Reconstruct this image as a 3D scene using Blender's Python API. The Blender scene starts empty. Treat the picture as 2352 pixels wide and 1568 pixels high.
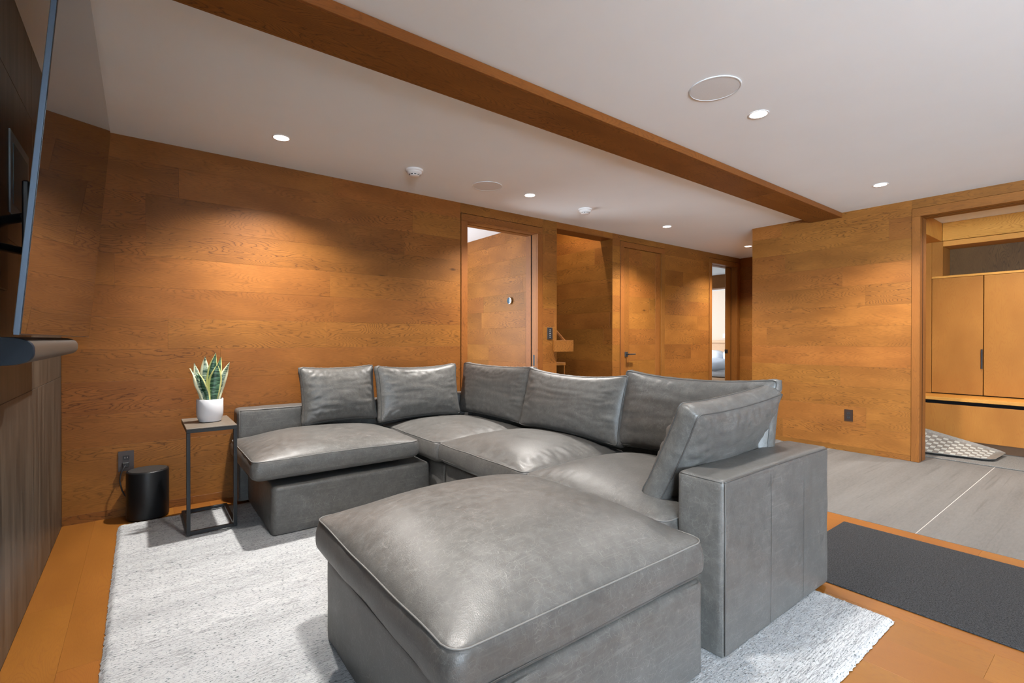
import bpy, math, random
from mathutils import Vector, Matrix, noise
random.seed(7)
sc = bpy.context.scene
COL = sc.collection
PI = math.pi

# ------------------------------------------------------------------ camera, world, light, exposure
cam_d = bpy.data.cameras.new('camera')
cam_d.sensor_width = 36.0
cam_d.lens = 1114.33 / 2352 * 36.0
cam_d.clip_start = 0.02
cam = bpy.data.objects.new('camera', cam_d)
COL.objects.link(cam)
_y, _p, _r = math.radians(52.6209), math.radians(-0.2486), math.radians(0.0634)
fw = Vector((math.cos(_y), math.sin(_y), 0)); rt = Vector((math.sin(_y), -math.cos(_y), 0)); up = Vector((0, 0, 1))
f2 = fw * math.cos(_p) + up * math.sin(_p); u2 = up * math.cos(_p) - fw * math.sin(_p)
r3 = rt * math.cos(_r) + u2 * math.sin(_r); u3 = u2 * math.cos(_r) - rt * math.sin(_r)
M = Matrix((r3, u3, -f2)).transposed().to_4x4()
M.translation = Vector((0, 0, 1.15))
cam.matrix_world = M
sc.camera = cam

world = bpy.data.worlds.new('world')
sc.world = world
world.use_nodes = True
wn = world.node_tree
wn.nodes['Background'].inputs[0].default_value = (0.62, 0.75, 1.0, 1)
wn.nodes['Background'].inputs[1].default_value = 1.0

sc.view_settings.view_transform = 'Standard'
sc.view_settings.look = 'None'
sc.view_settings.gamma = 1.0
sc.view_settings.use_curve_mapping = False
sc.view_settings.exposure = 0.57
sc.cycles.use_denoising = True
sc.cycles.max_bounces = 12
sc.cycles.diffuse_bounces = 8
sc.cycles.glossy_bounces = 4
sc.cycles.sample_clamp_indirect = 6.0
sc.cycles.caustics_reflective = False
sc.cycles.caustics_refractive = False

WIN_POWER = 620.0      # each rear window
SPOT = 250.0            # each downlight

def area_light(name, loc, target, sx, sy, power, color):
    d = bpy.data.lights.new(name, 'AREA')
    d.shape = 'RECTANGLE'; d.size = sx; d.size_y = sy
    d.energy = power; d.color = color
    o = bpy.data.objects.new(name, d); COL.objects.link(o)
    o.location = loc
    o.rotation_euler = (Vector(target) - Vector(loc)).to_track_quat('-Z', 'Y').to_euler()
    return o

def spot_light(name, loc, power, color=(1.0, 0.955, 0.90), size=124, blend=0.9, rad=0.03):
    d = bpy.data.lights.new(name, 'SPOT')
    d.energy = power; d.color = color
    d.spot_size = math.radians(size); d.spot_blend = blend; d.shadow_soft_size = rad
    o = bpy.data.objects.new(name, d); COL.objects.link(o)
    o.location = loc
    return o

DAY = (0.72, 0.87, 1.0)
area_light('daylight_side_window', (-2.97, -2.95, 1.35), (-1.9, -2.2, 2.9), 2.7, 1.8, WIN_POWER * 1.6, DAY)
area_light('daylight_rear_window', (-1.35, -4.97, 1.35), (-0.9, -3.9, 2.9), 1.9, 1.8, WIN_POWER * 0.45, DAY)
area_light('daylight_hall', (1.9, 5.6, 1.5), (3.5, 5.0, 1.4), 1.6, 1.6, 55, (0.9, 0.95, 1.0))
spot_light('stairwell_fill', (4.3, 4.40, 3.2), 75, color=(1.0, 0.85, 0.7), size=140)  # added unseen spot that brightens the stair wall
area_light('daylight_bedroom', (9.6, 8.6, 1.5), (11.0, 6.0, 1.3), 2.2, 1.6, 90, (0.95, 0.97, 1.0))

# ------------------------------------------------------------------ helpers: tags, meshes
def tag(o, label=None, cat=None, group=None, kind=None):
    if label: o['label'] = label
    if cat: o['category'] = cat
    if group: o['group'] = group
    if kind: o['kind'] = kind
    return o

def empty(name, loc=(0, 0, 0), label=None, cat=None, group=None, kind=None):
    o = bpy.data.objects.new(name, None)
    o.empty_display_size = 0.05
    COL.objects.link(o); o.location = loc
    return tag(o, label, cat, group, kind)

class MB:
    """collects geometry (in world coordinates) for one mesh object"""
    def __init__(s): s.v = []; s.f = []; s.uv = {}
    def add(s, vs, fs):
        n = len(s.v); s.v += [tuple(v) for v in vs]; s.f += [tuple(i + n for i in f) for f in fs]
    def box(s, x0, x1, y0, y1, z0, z1, b=0.0):
        """box, optionally with chamfered edges"""
        if x1 < x0: x0, x1 = x1, x0
        if y1 < y0: y0, y1 = y1, y0
        if z1 < z0: z0, z1 = z1, z0
        b = min(b, (x1 - x0) * .45, (y1 - y0) * .45, (z1 - z0) * .45)
        if b <= 0:
            s.add([(x, y, z) for z in (z0, z1) for y in (y0, y1) for x in (x0, x1)],
                  [(0, 2, 3, 1), (4, 5, 7, 6), (0, 1, 5, 4), (2, 6, 7, 3), (0, 4, 6, 2), (1, 3, 7, 5)])
            return
        vs = []; idx = {}
        for sx in (0, 1):
            for sy in (0, 1):
                for sz in (0, 1):
                    X = (x0, x1)[sx]; Y = (y0, y1)[sy]; Z = (z0, z1)[sz]
                    dx = b if sx == 0 else -b; dy = b if sy == 0 else -b; dz = b if sz == 0 else -b
                    idx[(sx, sy, sz, 'x')] = len(vs); vs.append((X, Y + dy, Z + dz))
                    idx[(sx, sy, sz, 'y')] = len(vs); vs.append((X + dx, Y, Z + dz))
                    idx[(sx, sy, sz, 'z')] = len(vs); vs.append((X + dx, Y + dy, Z))
        fs = []
        g = lambda a, c, d, k: idx[(a, c, d, k)]
        for a in (0, 1):
            q = [g(a, 0, 0, 'x'), g(a, 1, 0, 'x'), g(a, 1, 1, 'x'), g(a, 0, 1, 'x')]; fs.append(q if a else q[::-1])
            q = [g(0, a, 0, 'y'), g(0, a, 1, 'y'), g(1, a, 1, 'y'), g(1, a, 0, 'y')]; fs.append(q if a else q[::-1])
            q = [g(0, 0, a, 'z'), g(1, 0, a, 'z'), g(1, 1, a, 'z'), g(0, 1, a, 'z')]; fs.append(q if a else q[::-1])
        for a in (0, 1):
            for c in (0, 1):
                fs.append([g(a, c, 0, 'x'), g(a, c, 1, 'x'), g(a, c, 1, 'y'), g(a, c, 0, 'y')])
                fs.append([g(a, 0, c, 'x'), g(a, 1, c, 'x'), g(a, 1, c, 'z'), g(a, 0, c, 'z')])
                fs.append([g(0, a, c, 'y'), g(1, a, c, 'y'), g(1, a, c, 'z'), g(0, a, c, 'z')])
                for d in (0, 1):
                    fs.append([g(a, c, d, 'x'), g(a, c, d, 'y'), g(a, c, d, 'z')])
        s.add(vs, fs)
    def tube(s, pts, r, n=8, closed=False):
        pts = [Vector(p) for p in pts]; N = len(pts)
        up = Vector((0, 0, 1)); rings = []
        prev = None
        for i, p in enumerate(pts):
            if closed: t = pts[(i + 1) % N] - pts[i - 1]
            else: t = pts[min(i + 1, N - 1)] - pts[max(i - 1, 0)]
            t.normalize()
            if prev is None:
                a = up if abs(t.z) < .9 else Vector((1, 0, 0))
                e = t.cross(a).normalized()
            else:
                e = (prev - t * prev.dot(t)).normalized()
            prev = e; f = t.cross(e)
            rr = r[i] if isinstance(r, (list, tuple)) else r
            rings.append([p + (e * math.cos(2 * PI * k / n) + f * math.sin(2 * PI * k / n)) * rr for k in range(n)])
        vs = [v for R in rings for v in R]; fs = []
        for i in range(N if closed else N - 1):
            j = (i + 1) % N
            for k in range(n):
                fs.append((i * n + k, i * n + (k + 1) % n, j * n + (k + 1) % n, j * n + k))
        if not closed:
            fs.append(tuple(range(n))[::-1]); fs.append(tuple((N - 1) * n + k for k in range(n)))
        s.add(vs, fs)
    def lathe(s, prof, c, n=48, axis='z', sx=1.0, sy=1.0):
        """prof: list of (r, h); c: centre"""
        vs = []; fs = []
        for r, h in prof:
            for k in range(n):
                a = 2 * PI * k / n
                p = (r * sx * math.cos(a), r * sy * math.sin(a), h)
                if axis == 'y': p = (p[0], p[2], p[1])
                if axis == 'x': p = (p[2], p[0], p[1])
                vs.append((c[0] + p[0], c[1] + p[1], c[2] + p[2]))
        for i in range(len(prof) - 1):
            for k in range(n):
                fs.append((i * n + k, i * n + (k + 1) % n, (i + 1) * n + (k + 1) % n, (i + 1) * n + k))
        fs.append(tuple(range(n))[::-1]); fs.append(tuple((len(prof) - 1) * n + k for k in range(n)))
        s.add(vs, fs)
    def build(s, name, mat, parent=None, smooth=False, angle=None, origin=None):
        me = bpy.data.meshes.new(name)
        base = Vector(origin) if origin else Vector((0, 0, 0))
        if parent is not None and origin is None:
            base = wloc(parent)
        me.from_pydata([Vector(v) - base for v in s.v], [], s.f)
        me.validate()
        import bmesh
        bm = bmesh.new(); bm.from_mesh(me)
        bmesh.ops.recalc_face_normals(bm, faces=bm.faces)
        bm.to_mesh(me); bm.free()
        if smooth or angle:
            me.polygons.foreach_set('use_smooth', [True] * len(me.polygons))
            if angle: me.set_sharp_from_angle(angle=math.radians(angle))
        me.materials.append(mat)
        o = bpy.data.objects.new(name, me); COL.objects.link(o)
        if parent is not None:
            o.parent = parent
            o.location = base - wloc(parent)
        else:
            o.location = base
        return o

def wloc(o):
    l = Vector(o.location)
    while o.parent is not None:
        o = o.parent; l = l + Vector(o.location)
    return l

# ------------------------------------------------------------------ materials
def mat(name):
    m = bpy.data.materials.new(name); m.use_nodes = True
    nt = m.node_tree
    return m, nt, nt.nodes['Principled BSDF']

def N(nt, t, **kw):
    n = nt.nodes.new(t)
    for k, v in kw.items():
        if k.startswith('_'): n.inputs[k[1:].replace('_', ' ')].default_value = v
        else: setattr(n, k, v)
    return n

def L(nt, a, b): nt.links.new(a, b)

def math_node(nt, op, a, b=None, clamp=False):
    n = nt.nodes.new('ShaderNodeMath'); n.operation = op; n.use_clamp = clamp
    for i, x in enumerate((a, b)):
        if x is None: continue
        if isinstance(x, (int, float)): n.inputs[i].default_value = x
        else: L(nt, x, n.inputs[i])
    return n.outputs[0]

def ramp(nt, fac, stops, interp='LINEAR'):
    n = nt.nodes.new('ShaderNodeValToRGB'); n.color_ramp.interpolation = interp
    els = n.color_ramp.elements
    while len(els) < len(stops): els.new(0.5)
    for e, (p, c) in zip(els, stops):
        e.position = p; e.color = (c if len(c) == 4 else (*c, 1)) if not isinstance(c, (int, float)) else (c, c, c, 1)
    L(nt, fac, n.inputs[0])
    return n.outputs[0]

def mixc(nt, fac, a, b, mode='MIX'):
    n = nt.nodes.new('ShaderNodeMix'); n.data_type = 'RGBA'; n.blend_type = mode
    for i, x in ((0, fac), (6, a), (7, b)):
        if isinstance(x, (int, float)): n.inputs[i].default_value = x
        elif isinstance(x, tuple): n.inputs[i].default_value = x if len(x) == 4 else (*x, 1)
        else: L(nt, x, n.inputs[i])
    return n.outputs[2]

def plain(name, c, rough=0.5, metal=0.0, spec=0.5, noise_amt=0.04, noise_scale=30.0, coat=0.0):
    m, nt, b = mat(name)
    tc = N(nt, 'ShaderNodeTexCoord')
    nz = N(nt, 'ShaderNodeTexNoise', _Scale=noise_scale, _Detail=3.0)
    L(nt, tc.outputs['Object'], nz.inputs['Vector'])
    lo = tuple(x * (1 - noise_amt) for x in c); hi = tuple(min(1, x * (1 + noise_amt)) for x in c)
    L(nt, ramp(nt, nz.outputs[0], [(0.3, lo), (0.7, hi)]), b.inputs['Base Color'])
    b.inputs['Roughness'].default_value = rough
    b.inputs['Metallic'].default_value = metal
    b.inputs['Specular IOR Level'].default_value = spec
    b.inputs['Coat Weight'].default_value = coat
    return m

def emit(name, c, s):
    m, nt, b = mat(name)
    b.inputs['Base Color'].default_value = (*c, 1)
    b.inputs['Emission Color'].default_value = (*c, 1)
    b.inputs['Emission Strength'].default_value = s
    return m

def wood(name, dark, mid, light, rough=0.48, var=0.22, along='x', knots=True, spec=0.25):
    """flat-sawn oak: long distorted bands, pores, knots; tone varies piece by piece"""
    m, nt, b = mat(name)
    tc = N(nt, 'ShaderNodeTexCoord'); oi = N(nt, 'ShaderNodeObjectInfo')
    sep = N(nt, 'ShaderNodeSeparateXYZ'); L(nt, tc.outputs['Object'], sep.inputs[0])
    ax = {'x': (0, 1, 2), 'y': (1, 0, 2), 'z': (2, 0, 1)}[along]
    rnd = oi.outputs['Random']
    u = math_node(nt, 'ADD', sep.outputs[ax[0]], math_node(nt, 'MULTIPLY', rnd, 91.0))
    v = math_node(nt, 'ADD', math_node(nt, 'ADD', sep.outputs[ax[1]], math_node(nt, 'MULTIPLY', sep.outputs[ax[2]], 0.9)),
                  math_node(nt, 'MULTIPLY', rnd, 37.0))
    def vec(su, sv, off=0.0):
        c = N(nt, 'ShaderNodeCombineXYZ')
        L(nt, math_node(nt, 'MULTIPLY', u, su), c.inputs[0]); L(nt, math_node(nt, 'MULTIPLY', v, sv), c.inputs[1])
        c.inputs[2].default_value = off
        return c.outputs[0]
    # knots bend the grain
    vk = N(nt, 'ShaderNodeTexVoronoi', _Scale=1.0, _Randomness=1.0); L(nt, vec(1.15, 3.1, 2.0), vk.inputs['Vector'])
    kd = vk.outputs['Distance']
    bend = math_node(nt, 'MULTIPLY', math_node(nt, 'SUBTRACT', 0.32, kd, True), 1.0 if knots else 0.0)
    n1 = N(nt, 'ShaderNodeTexNoise', _Scale=1.0, _Detail=2.0, _Roughness=0.45); L(nt, vec(1.1, 6.0), n1.inputs['Vector'])
    n2 = N(nt, 'ShaderNodeTexNoise', _Scale=1.0, _Detail=2.0); L(nt, vec(16.0, 55.0, 5.0), n2.inputs['Vector'])
    ph = math_node(nt, 'ADD', math_node(nt, 'MULTIPLY', v, 48.0), math_node(nt, 'MULTIPLY', n1.outputs[0], 44.0))
    ph = math_node(nt, 'ADD', ph, math_node(nt, 'MULTIPLY', n2.outputs[0], 1.3))
    ph = math_node(nt, 'ADD', ph, math_node(nt, 'MULTIPLY', bend, 22.0))
    fr = math_node(nt, 'FRACT', ph)
    ring = ramp(nt, fr, [(0.0, 0.80), (0.5, 1.0), (0.78, 0.72), (0.90, 0.12), (1.0, 0.80)])
    # where rings show strongly or not
    n3 = N(nt, 'ShaderNodeTexNoise', _Scale=1.0, _Detail=1.0); L(nt, vec(0.8, 2.5, 9.0), n3.inputs['Vector'])
    rs = ramp(nt, n3.outputs[0], [(0.36, 0.25), (0.62, 0.95)])
    pores = N(nt, 'ShaderNodeTexNoise', _Scale=1.0, _Detail=3.0, _Roughness=0.6); L(nt, vec(22.0, 380.0, 3.0), pores.inputs['Vector'])
    pr = ramp(nt, pores.outputs[0], [(0.36, 0.35), (0.56, 1.0)])
    blot = N(nt, 'ShaderNodeTexNoise', _Scale=1.0, _Detail=2.0); L(nt, vec(2.2, 5.0, 7.0), blot.outputs[0].node.inputs['Vector'])
    base = ramp(nt, blot.outputs[0], [(0.3, mid), (0.7, light)])
    col = mixc(nt, math_node(nt, 'MULTIPLY', math_node(nt, 'SUBTRACT', 1.0, ring), rs), base, dark)
    col = mixc(nt, math_node(nt, 'MULTIPLY', math_node(nt, 'SUBTRACT', 1.0, pr), 0.35), col, dark)
    if knots:
        kk = ramp(nt, kd, [(0.018, 1.0), (0.055, 0.0)])
        rk = N(nt, 'ShaderNodeSeparateColor'); L(nt, vk.outputs['Color'], rk.inputs[0])
        kk = math_node(nt, 'MULTIPLY', kk, math_node(nt, 'GREATER_THAN', rk.outputs[0], 0.45))
        col = mixc(nt, math_node(nt, 'MULTIPLY', kk, 0.85), col, tuple(x * 0.35 for x in dark))
    hsv = N(nt, 'ShaderNodeHueSaturation')
    L(nt, col, hsv.inputs['Color'])
    r2 = math_node(nt, 'FRACT', math_node(nt, 'MULTIPLY', rnd, 13.7))
    L(nt, math_node(nt, 'ADD', 1.0 - var / 2, math_node(nt, 'MULTIPLY', r2, var)), hsv.inputs['Value'])
    L(nt, math_node(nt, 'ADD', 0.497, math_node(nt, 'MULTIPLY', math_node(nt, 'FRACT', math_node(nt, 'MULTIPLY', rnd, 5.3)), 0.008)), hsv.inputs['Hue'])
    L(nt, hsv.outputs[0], b.inputs['Base Color'])
    b.inputs['Roughness'].default_value = rough
    b.inputs['Specular IOR Level'].default_value = spec
    bp = N(nt, 'ShaderNodeBump', _Strength=0.12, _Distance=0.001)
    L(nt, math_node(nt, 'ADD', pr, math_node(nt, 'MULTIPLY', ring, 0.5)), bp.inputs['Height'])
    L(nt, bp.outputs[0], b.inputs['Normal'])
    return m

OAK = dict(dark=(0.055, 0.017, 0.0038), mid=(0.205, 0.0735, 0.0125), light=(0.285, 0.108, 0.020))
M_wall = wood('oak_wall', **OAK)
M_trim = wood('oak_trim', dark=(0.11, 0.036, 0.008), mid=(0.197, 0.068, 0.012), light=(0.243, 0.088, 0.017), along='z', var=0.08, knots=False)
M_trim_h = wood('oak_trim_across', dark=(0.11, 0.036, 0.008), mid=(0.197, 0.068, 0.012), light=(0.243, 0.088, 0.017), along='x', var=0.08, knots=False)
M_trim_y = wood('oak_trim_along', dark=(0.11, 0.036, 0.008), mid=(0.197, 0.068, 0.012), light=(0.243, 0.088, 0.017), along='y', var=0.08, knots=False)
M_floor = wood('oak_floor', dark=(0.19, 0.065, 0.014), mid=(0.200, 0.073, 0.0105), light=(0.245, 0.092, 0.0145), rough=0.38, var=0.14)
M_cab = wood('oak_cabinet', dark=(0.27, 0.095, 0.014), mid=(0.285, 0.110, 0.0165), light=(0.35, 0.143, 0.024), along='z', var=0.10)
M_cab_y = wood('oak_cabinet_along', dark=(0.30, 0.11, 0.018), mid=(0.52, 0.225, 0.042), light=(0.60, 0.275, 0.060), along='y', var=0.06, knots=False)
M_pale = plain('pale_oak', (0.62, 0.40, 0.24), 0.5)
M_backing = plain('wall_backing', (0.05, 0.022, 0.010), 0.9)
M_ceiling = plain('ceiling_paint', (0.840, 0.898, 0.945), 0.9, spec=0.2, noise_amt=0.01, noise_scale=3)
M_paint = plain('wall_paint', (0.78, 0.76, 0.73), 0.85, spec=0.2, noise_amt=0.01)
M_beige = plain('beige_paint', (0.72, 0.62, 0.52), 0.85, spec=0.2, noise_amt=0.02)
M_black = plain('black_metal', (0.018, 0.019, 0.021), 0.42, spec=0.5)
M_blackplastic = plain('black_plastic', (0.014, 0.014, 0.016), 0.5)
M_gun = plain('dark_steel', (0.013, 0.0145, 0.017), 0.45, metal=0.3)
M_white = plain('white_plastic', (0.80, 0.80, 0.80), 0.45, noise_amt=0.01)
M_grille = plain('speaker_grille', (0.70, 0.725, 0.745), 0.8, noise_amt=0.03, noise_scale=400)
M_chrome = plain('brushed_steel', (0.55, 0.55, 0.55), 0.25, metal=1.0)
M_dark = plain('dark_void', (0.006, 0.005, 0.005), 0.9, spec=0.1)
M_lens = emit('lamp_lens', (1.0, 0.96, 0.90), 6.0)
M_grout = plain('pale_grout', (0.42, 0.39, 0.355), 0.85)
M_rubber = plain('rubber_edge', (0.02, 0.02, 0.022), 0.7)

def leather(name, base=(0.085, 0.0815, 0.0765)):
    m, nt, b = mat(name)
    tc = N(nt, 'ShaderNodeTexCoord'); P = tc.outputs['Object']
    nz = N(nt, 'ShaderNodeTexNoise', _Scale=5.0, _Detail=5.0, _Roughness=0.6); L(nt, P, nz.inputs['Vector'])
    n2 = N(nt, 'ShaderNodeTexNoise', _Scale=26.0, _Detail=4.0, _Roughness=0.65, _Distortion=0.8); L(nt, P, n2.inputs['Vector'])
    c = ramp(nt, nz.outputs[0], [(0.3, tuple(x * 0.80 for x in base)), (0.7, tuple(x * 1.18 for x in base))])
    c2 = ramp(nt, n2.outputs[0], [(0.40, tuple(x * 0.86 for x in base)), (0.68, tuple(x * 1.45 for x in base))])
    c = mixc(nt, 0.5, c, c2)
    nd = N(nt, 'ShaderNodeTexNoise', _Scale=9.0, _Detail=3.0); L(nt, P, nd.inputs['Vector'])
    wob = N(nt, 'ShaderNodeVectorMath', operation='MULTIPLY_ADD'); L(nt, nd.outputs['Color'], wob.inputs[0])
    wob.inputs[1].default_value = (0.05, 0.05, 0.05); L(nt, P, wob.inputs[2])
    tot = None
    for i, (sc_, wd, lo_) in enumerate(((17.0, 0.013, 0.50), (31.0, 0.020, 0.46), (58.0, 0.034, 0.44))):
        ve = N(nt, 'ShaderNodeTexVoronoi', feature='DISTANCE_TO_EDGE', _Scale=sc_); L(nt, wob.outputs[0], ve.inputs['Vector'])
        mk = N(nt, 'ShaderNodeTexNoise', _Scale=sc_ * 0.9, _Detail=2.0); L(nt, P, mk.inputs['Vector'])
        t = math_node(nt, 'MULTIPLY', ramp(nt, ve.outputs['Distance'], [(0.0, 1.0), (wd, 0.0)]), ramp(nt, mk.outputs[0], [(lo_, 0.0), (lo_ + 0.16, 1.0)]))
        tot = t if tot is None else math_node(nt, 'MAXIMUM', tot, t)
    for i, (rx, ry, rz) in enumerate(((20, 10, 35), (75, 30, -50), (-40, 60, 80), (5, 5, -12), (8, -6, 62))):
        mp = N(nt, 'ShaderNodeMapping'); L(nt, P, mp.inputs[0])
        mp.inputs['Rotation'].default_value = (math.radians(rx), math.radians(ry), math.radians(rz))
        mp.inputs['Scale'].default_value = (6.0, 330.0, 90.0)
        a = N(nt, 'ShaderNodeTexNoise', _Scale=1.0, _Detail=1.0, _Distortion=0.2); L(nt, mp.outputs[0], a.inputs['Vector'])
        t = ramp(nt, a.outputs[0], [(0.65, 0.0), (0.77, 0.38)])
        tot = math_node(nt, 'MAXIMUM', tot, t)
    fade = ramp(nt, nz.outputs[0], [(0.36, 0.25), (0.62, 0.70)])
    c = mixc(nt, math_node(nt, 'MULTIPLY', tot, fade), c, tuple(min(1, x * 2.5) for x in base))
    L(nt, c, b.inputs['Base Color'])
    L(nt, ramp(nt, n2.outputs[0], [(0.3, 0.36), (0.7, 0.50)]), b.inputs['Roughness'])
    b.inputs['Specular IOR Level'].default_value = 0.45
    vo = N(nt, 'ShaderNodeTexVoronoi', _Scale=330.0); L(nt, P, vo.inputs['Vector'])
    n4 = N(nt, 'ShaderNodeTexNoise', _Scale=60.0, _Detail=4.0); L(nt, P, n4.inputs['Vector'])
    bp = N(nt, 'ShaderNodeBump', _Strength=0.22, _Distance=0.0015)
    L(nt, math_node(nt, 'ADD', math_node(nt, 'MULTIPLY', vo.outputs['Distance'], 0.7), n4.outputs[0]), bp.inputs['Height'])
    L(nt, bp.outputs[0], b.inputs['Normal'])
    return m
M_leather = leather('grey_leather')
M_seam = plain('leather_seam', (0.15, 0.146, 0.138), 0.5)
M_seam_d = plain('leather_seam_dark', (0.055, 0.053, 0.050), 0.5)

def rugmat():
    m, nt, b = mat('rug_wool')
    tc = N(nt, 'ShaderNodeTexCoord'); P = tc.outputs['Object']
    def nz(scale, det, rgh=0.6, dist=0.0):
        mp = N(nt, 'ShaderNodeMapping'); L(nt, P, mp.inputs[0]); mp.inputs['Scale'].default_value = scale
        n = N(nt, 'ShaderNodeTexNoise', _Scale=1.0, _Detail=det, _Roughness=rgh, _Distortion=dist); L(nt, mp.outputs[0], n.inputs['Vector'])
        return n.outputs[0]
    c = ramp(nt, nz((0.9, 5.0, 1), 3.0), [(0.3, (0.36, 0.366, 0.372)), (0.7, (0.475, 0.482, 0.488))])
    fl = ramp(nt, nz((13, 190, 1), 4.0, 0.7), [(0.46, 0.0), (0.60, 1.0)])
    fl2 = ramp(nt, nz((70, 230, 1), 2.0, 0.6), [(0.57, 0.0), (0.65, 1.0)])
    band = ramp(nt, nz((0.6, 9.0, 1), 2.0), [(0.35, 0.25), (0.65, 1.0)])
    c = mixc(nt, math_node(nt, 'MULTIPLY', math_node(nt, 'MULTIPLY', fl, band), 0.72), c, (0.12, 0.12, 0.125))
    c = mixc(nt, math_node(nt, 'MULTIPLY', fl2, 0.8), c, (0.05, 0.07, 0.073))
    L(nt, c, b.inputs['Base Color'])
    b.inputs['Roughness'].default_value = 0.95; b.inputs['Specular IOR Level'].default_value = 0.1
    bp = N(nt, 'ShaderNodeBump', _Strength=0.6, _Distance=0.006)
    L(nt, nz((110, 170, 1), 3.0), bp.inputs['Height']); L(nt, bp.outputs[0], b.inputs['Normal'])
    return m
M_rug = rugmat()

def speckle(name, lo, hi, scale=500.0, rough=0.9):
    m, nt, b = mat(name)
    tc = N(nt, 'ShaderNodeTexCoord')
    mp = N(nt, 'ShaderNodeMapping'); L(nt, tc.outputs['Object'], mp.inputs[0]); mp.inputs['Scale'].default_value = (1, 0.7, 1)
    n = N(nt, 'ShaderNodeTexNoise', _Scale=scale, _Detail=2.0, _Roughness=0.7); L(nt, mp.outputs[0], n.inputs['Vector'])
    L(nt, ramp(nt, n.outputs[0], [(0.35, lo), (0.65, hi)]), b.inputs['Base Color'])
    b.inputs['Roughness'].default_value = rough; b.inputs['Specular IOR Level'].default_value = 0.15
    bp = N(nt, 'ShaderNodeBump', _Strength=0.5, _Distance=0.002); L(nt, n.outputs[0], bp.inputs['Height']); L(nt, bp.outputs[0], b.inputs['Normal'])
    return m
M_mat = speckle('charcoal_weave', (0.010, 0.010, 0.011), (0.050, 0.050, 0.052), 260)
M_entry = speckle('grey_entry_carpet', (0.085, 0.080, 0.073), (0.20, 0.19, 0.175), 260)

def tilemat():
    m, nt, b = mat('porcelain_floor_tile')
    tc = N(nt, 'ShaderNodeTexCoord'); P = tc.outputs['Object']
    def nz(scale, det, rgh=0.6):
        mp = N(nt, 'ShaderNodeMapping'); L(nt, P, mp.inputs[0]); mp.inputs['Scale'].default_value = scale
        n = N(nt, 'ShaderNodeTexNoise', _Scale=1.0, _Detail=det, _Roughness=rgh); L(nt, mp.outputs[0], n.inputs['Vector'])
        return n.outputs[0]
    c = ramp(nt, nz((7, 0.5, 1), 4.0), [(0.3, (0.080, 0.077, 0.072)), (0.7, (0.122, 0.118, 0.111))])
    c = mixc(nt, ramp(nt, nz((90, 14, 1), 4.0, 0.7), [(0.35, 0.0), (0.7, 0.45)]), c, (0.165, 0.160, 0.151))
    c = mixc(nt, ramp(nt, nz((40, 0.9, 1), 2.0), [(0.60, 0.0), (0.70, 0.5)]), c, (0.060, 0.057, 0.053))
    L(nt, c, b.inputs['Base Color']); b.inputs['Roughness'].default_value = 0.55
    b.inputs['Specular IOR Level'].default_value = 0.3
    return m
M_tile = tilemat()

def stonemat():
    m, nt, b = mat('fireplace_stone')
    tc = N(nt, 'ShaderNodeTexCoord'); P = tc.outputs['Object']; oi = N(nt, 'ShaderNodeObjectInfo')
    off = N(nt, 'ShaderNodeVectorMath', operation='ADD'); L(nt, P, off.inputs[0])
    cb = N(nt, 'ShaderNodeCombineXYZ'); L(nt, math_node(nt, 'MULTIPLY', oi.outputs['Random'], 50.0), cb.inputs[1]); L(nt, cb.outputs[0], off.inputs[1])
    def nz(scale, det, rgh=0.6, dist=0.0):
        mp = N(nt, 'ShaderNodeMapping'); L(nt, off.outputs[0], mp.inputs[0]); mp.inputs['Scale'].default_value = scale
        n = N(nt, 'ShaderNodeTexNoise', _Scale=1.0, _Detail=det, _Roughness=rgh, _Distortion=dist); L(nt, mp.outputs[0], n.inputs['Vector'])
        return n.outputs[0]
    c = ramp(nt, nz((11, 1.5, 1.3), 4.0, 0.6, 0.3), [(0.28, (0.017, 0.014, 0.011)), (0.5, (0.045, 0.036, 0.027)), (0.75, (0.095, 0.077, 0.058))])
    st = ramp(nt, nz((75, 1.8, 1.6), 4.0), [(0.48, 0.0), (0.72, 0.55)])
    c = mixc(nt, st, c, (0.125, 0.102, 0.078))
    L(nt, c, b.inputs['Base Color']); b.inputs['Roughness'].default_value = 0.42
    return m
M_stone = stonemat()

# ------------------------------------------------------------------ planks
def plank_obj(name, rect, origin, u, v, n, m, parent, thick=0.012, gap=0.00015, ch=0.0005, proud=0.0):
    """rect = (u0,u1,v0,v1) in the wall plane; local x along the plank"""
    u0, u1, v0, v1 = rect
    if u1 - u0 < 0.012 or v1 - v0 < 0.008: return None
    a = (u1 - u0) / 2 - gap; c = (v1 - v0) / 2 - gap; t = thick
    vs = [(-a, -c, -t), (a, -c, -t), (a, c, -t), (-a, c, -t),
          (-a, -c, -ch), (a, -c, -ch), (a, c, -ch), (-a, c, -ch),
          (-a + ch, -c + ch, 0), (a - ch, -c + ch, 0), (a - ch, c - ch, 0), (-a + ch, c - ch, 0)]
    fs = [(3, 2, 1, 0), (0, 1, 5, 4), (1, 2, 6, 5), (2, 3, 7, 6), (3, 0, 4, 7),
          (4, 5, 9, 8), (5, 6, 10, 9), (6, 7, 11, 10), (7, 4, 8, 11), (8, 9, 10, 11)]
    me = bpy.data.meshes.new(name); me.from_pydata(vs, [], fs); me.materials.append(m)
    o = bpy.data.objects.new(name, me); COL.objects.link(o)
    mw = Matrix((u, v, n)).transposed().to_4x4()
    mw.translation = Vector(origin) + u * (u0 + u1) / 2 + v * (v0 + v1) / 2 + n * proud
    o.parent = parent
    o.matrix_basis = Matrix.Translation(-wloc(parent)) @ mw
    return o

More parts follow.
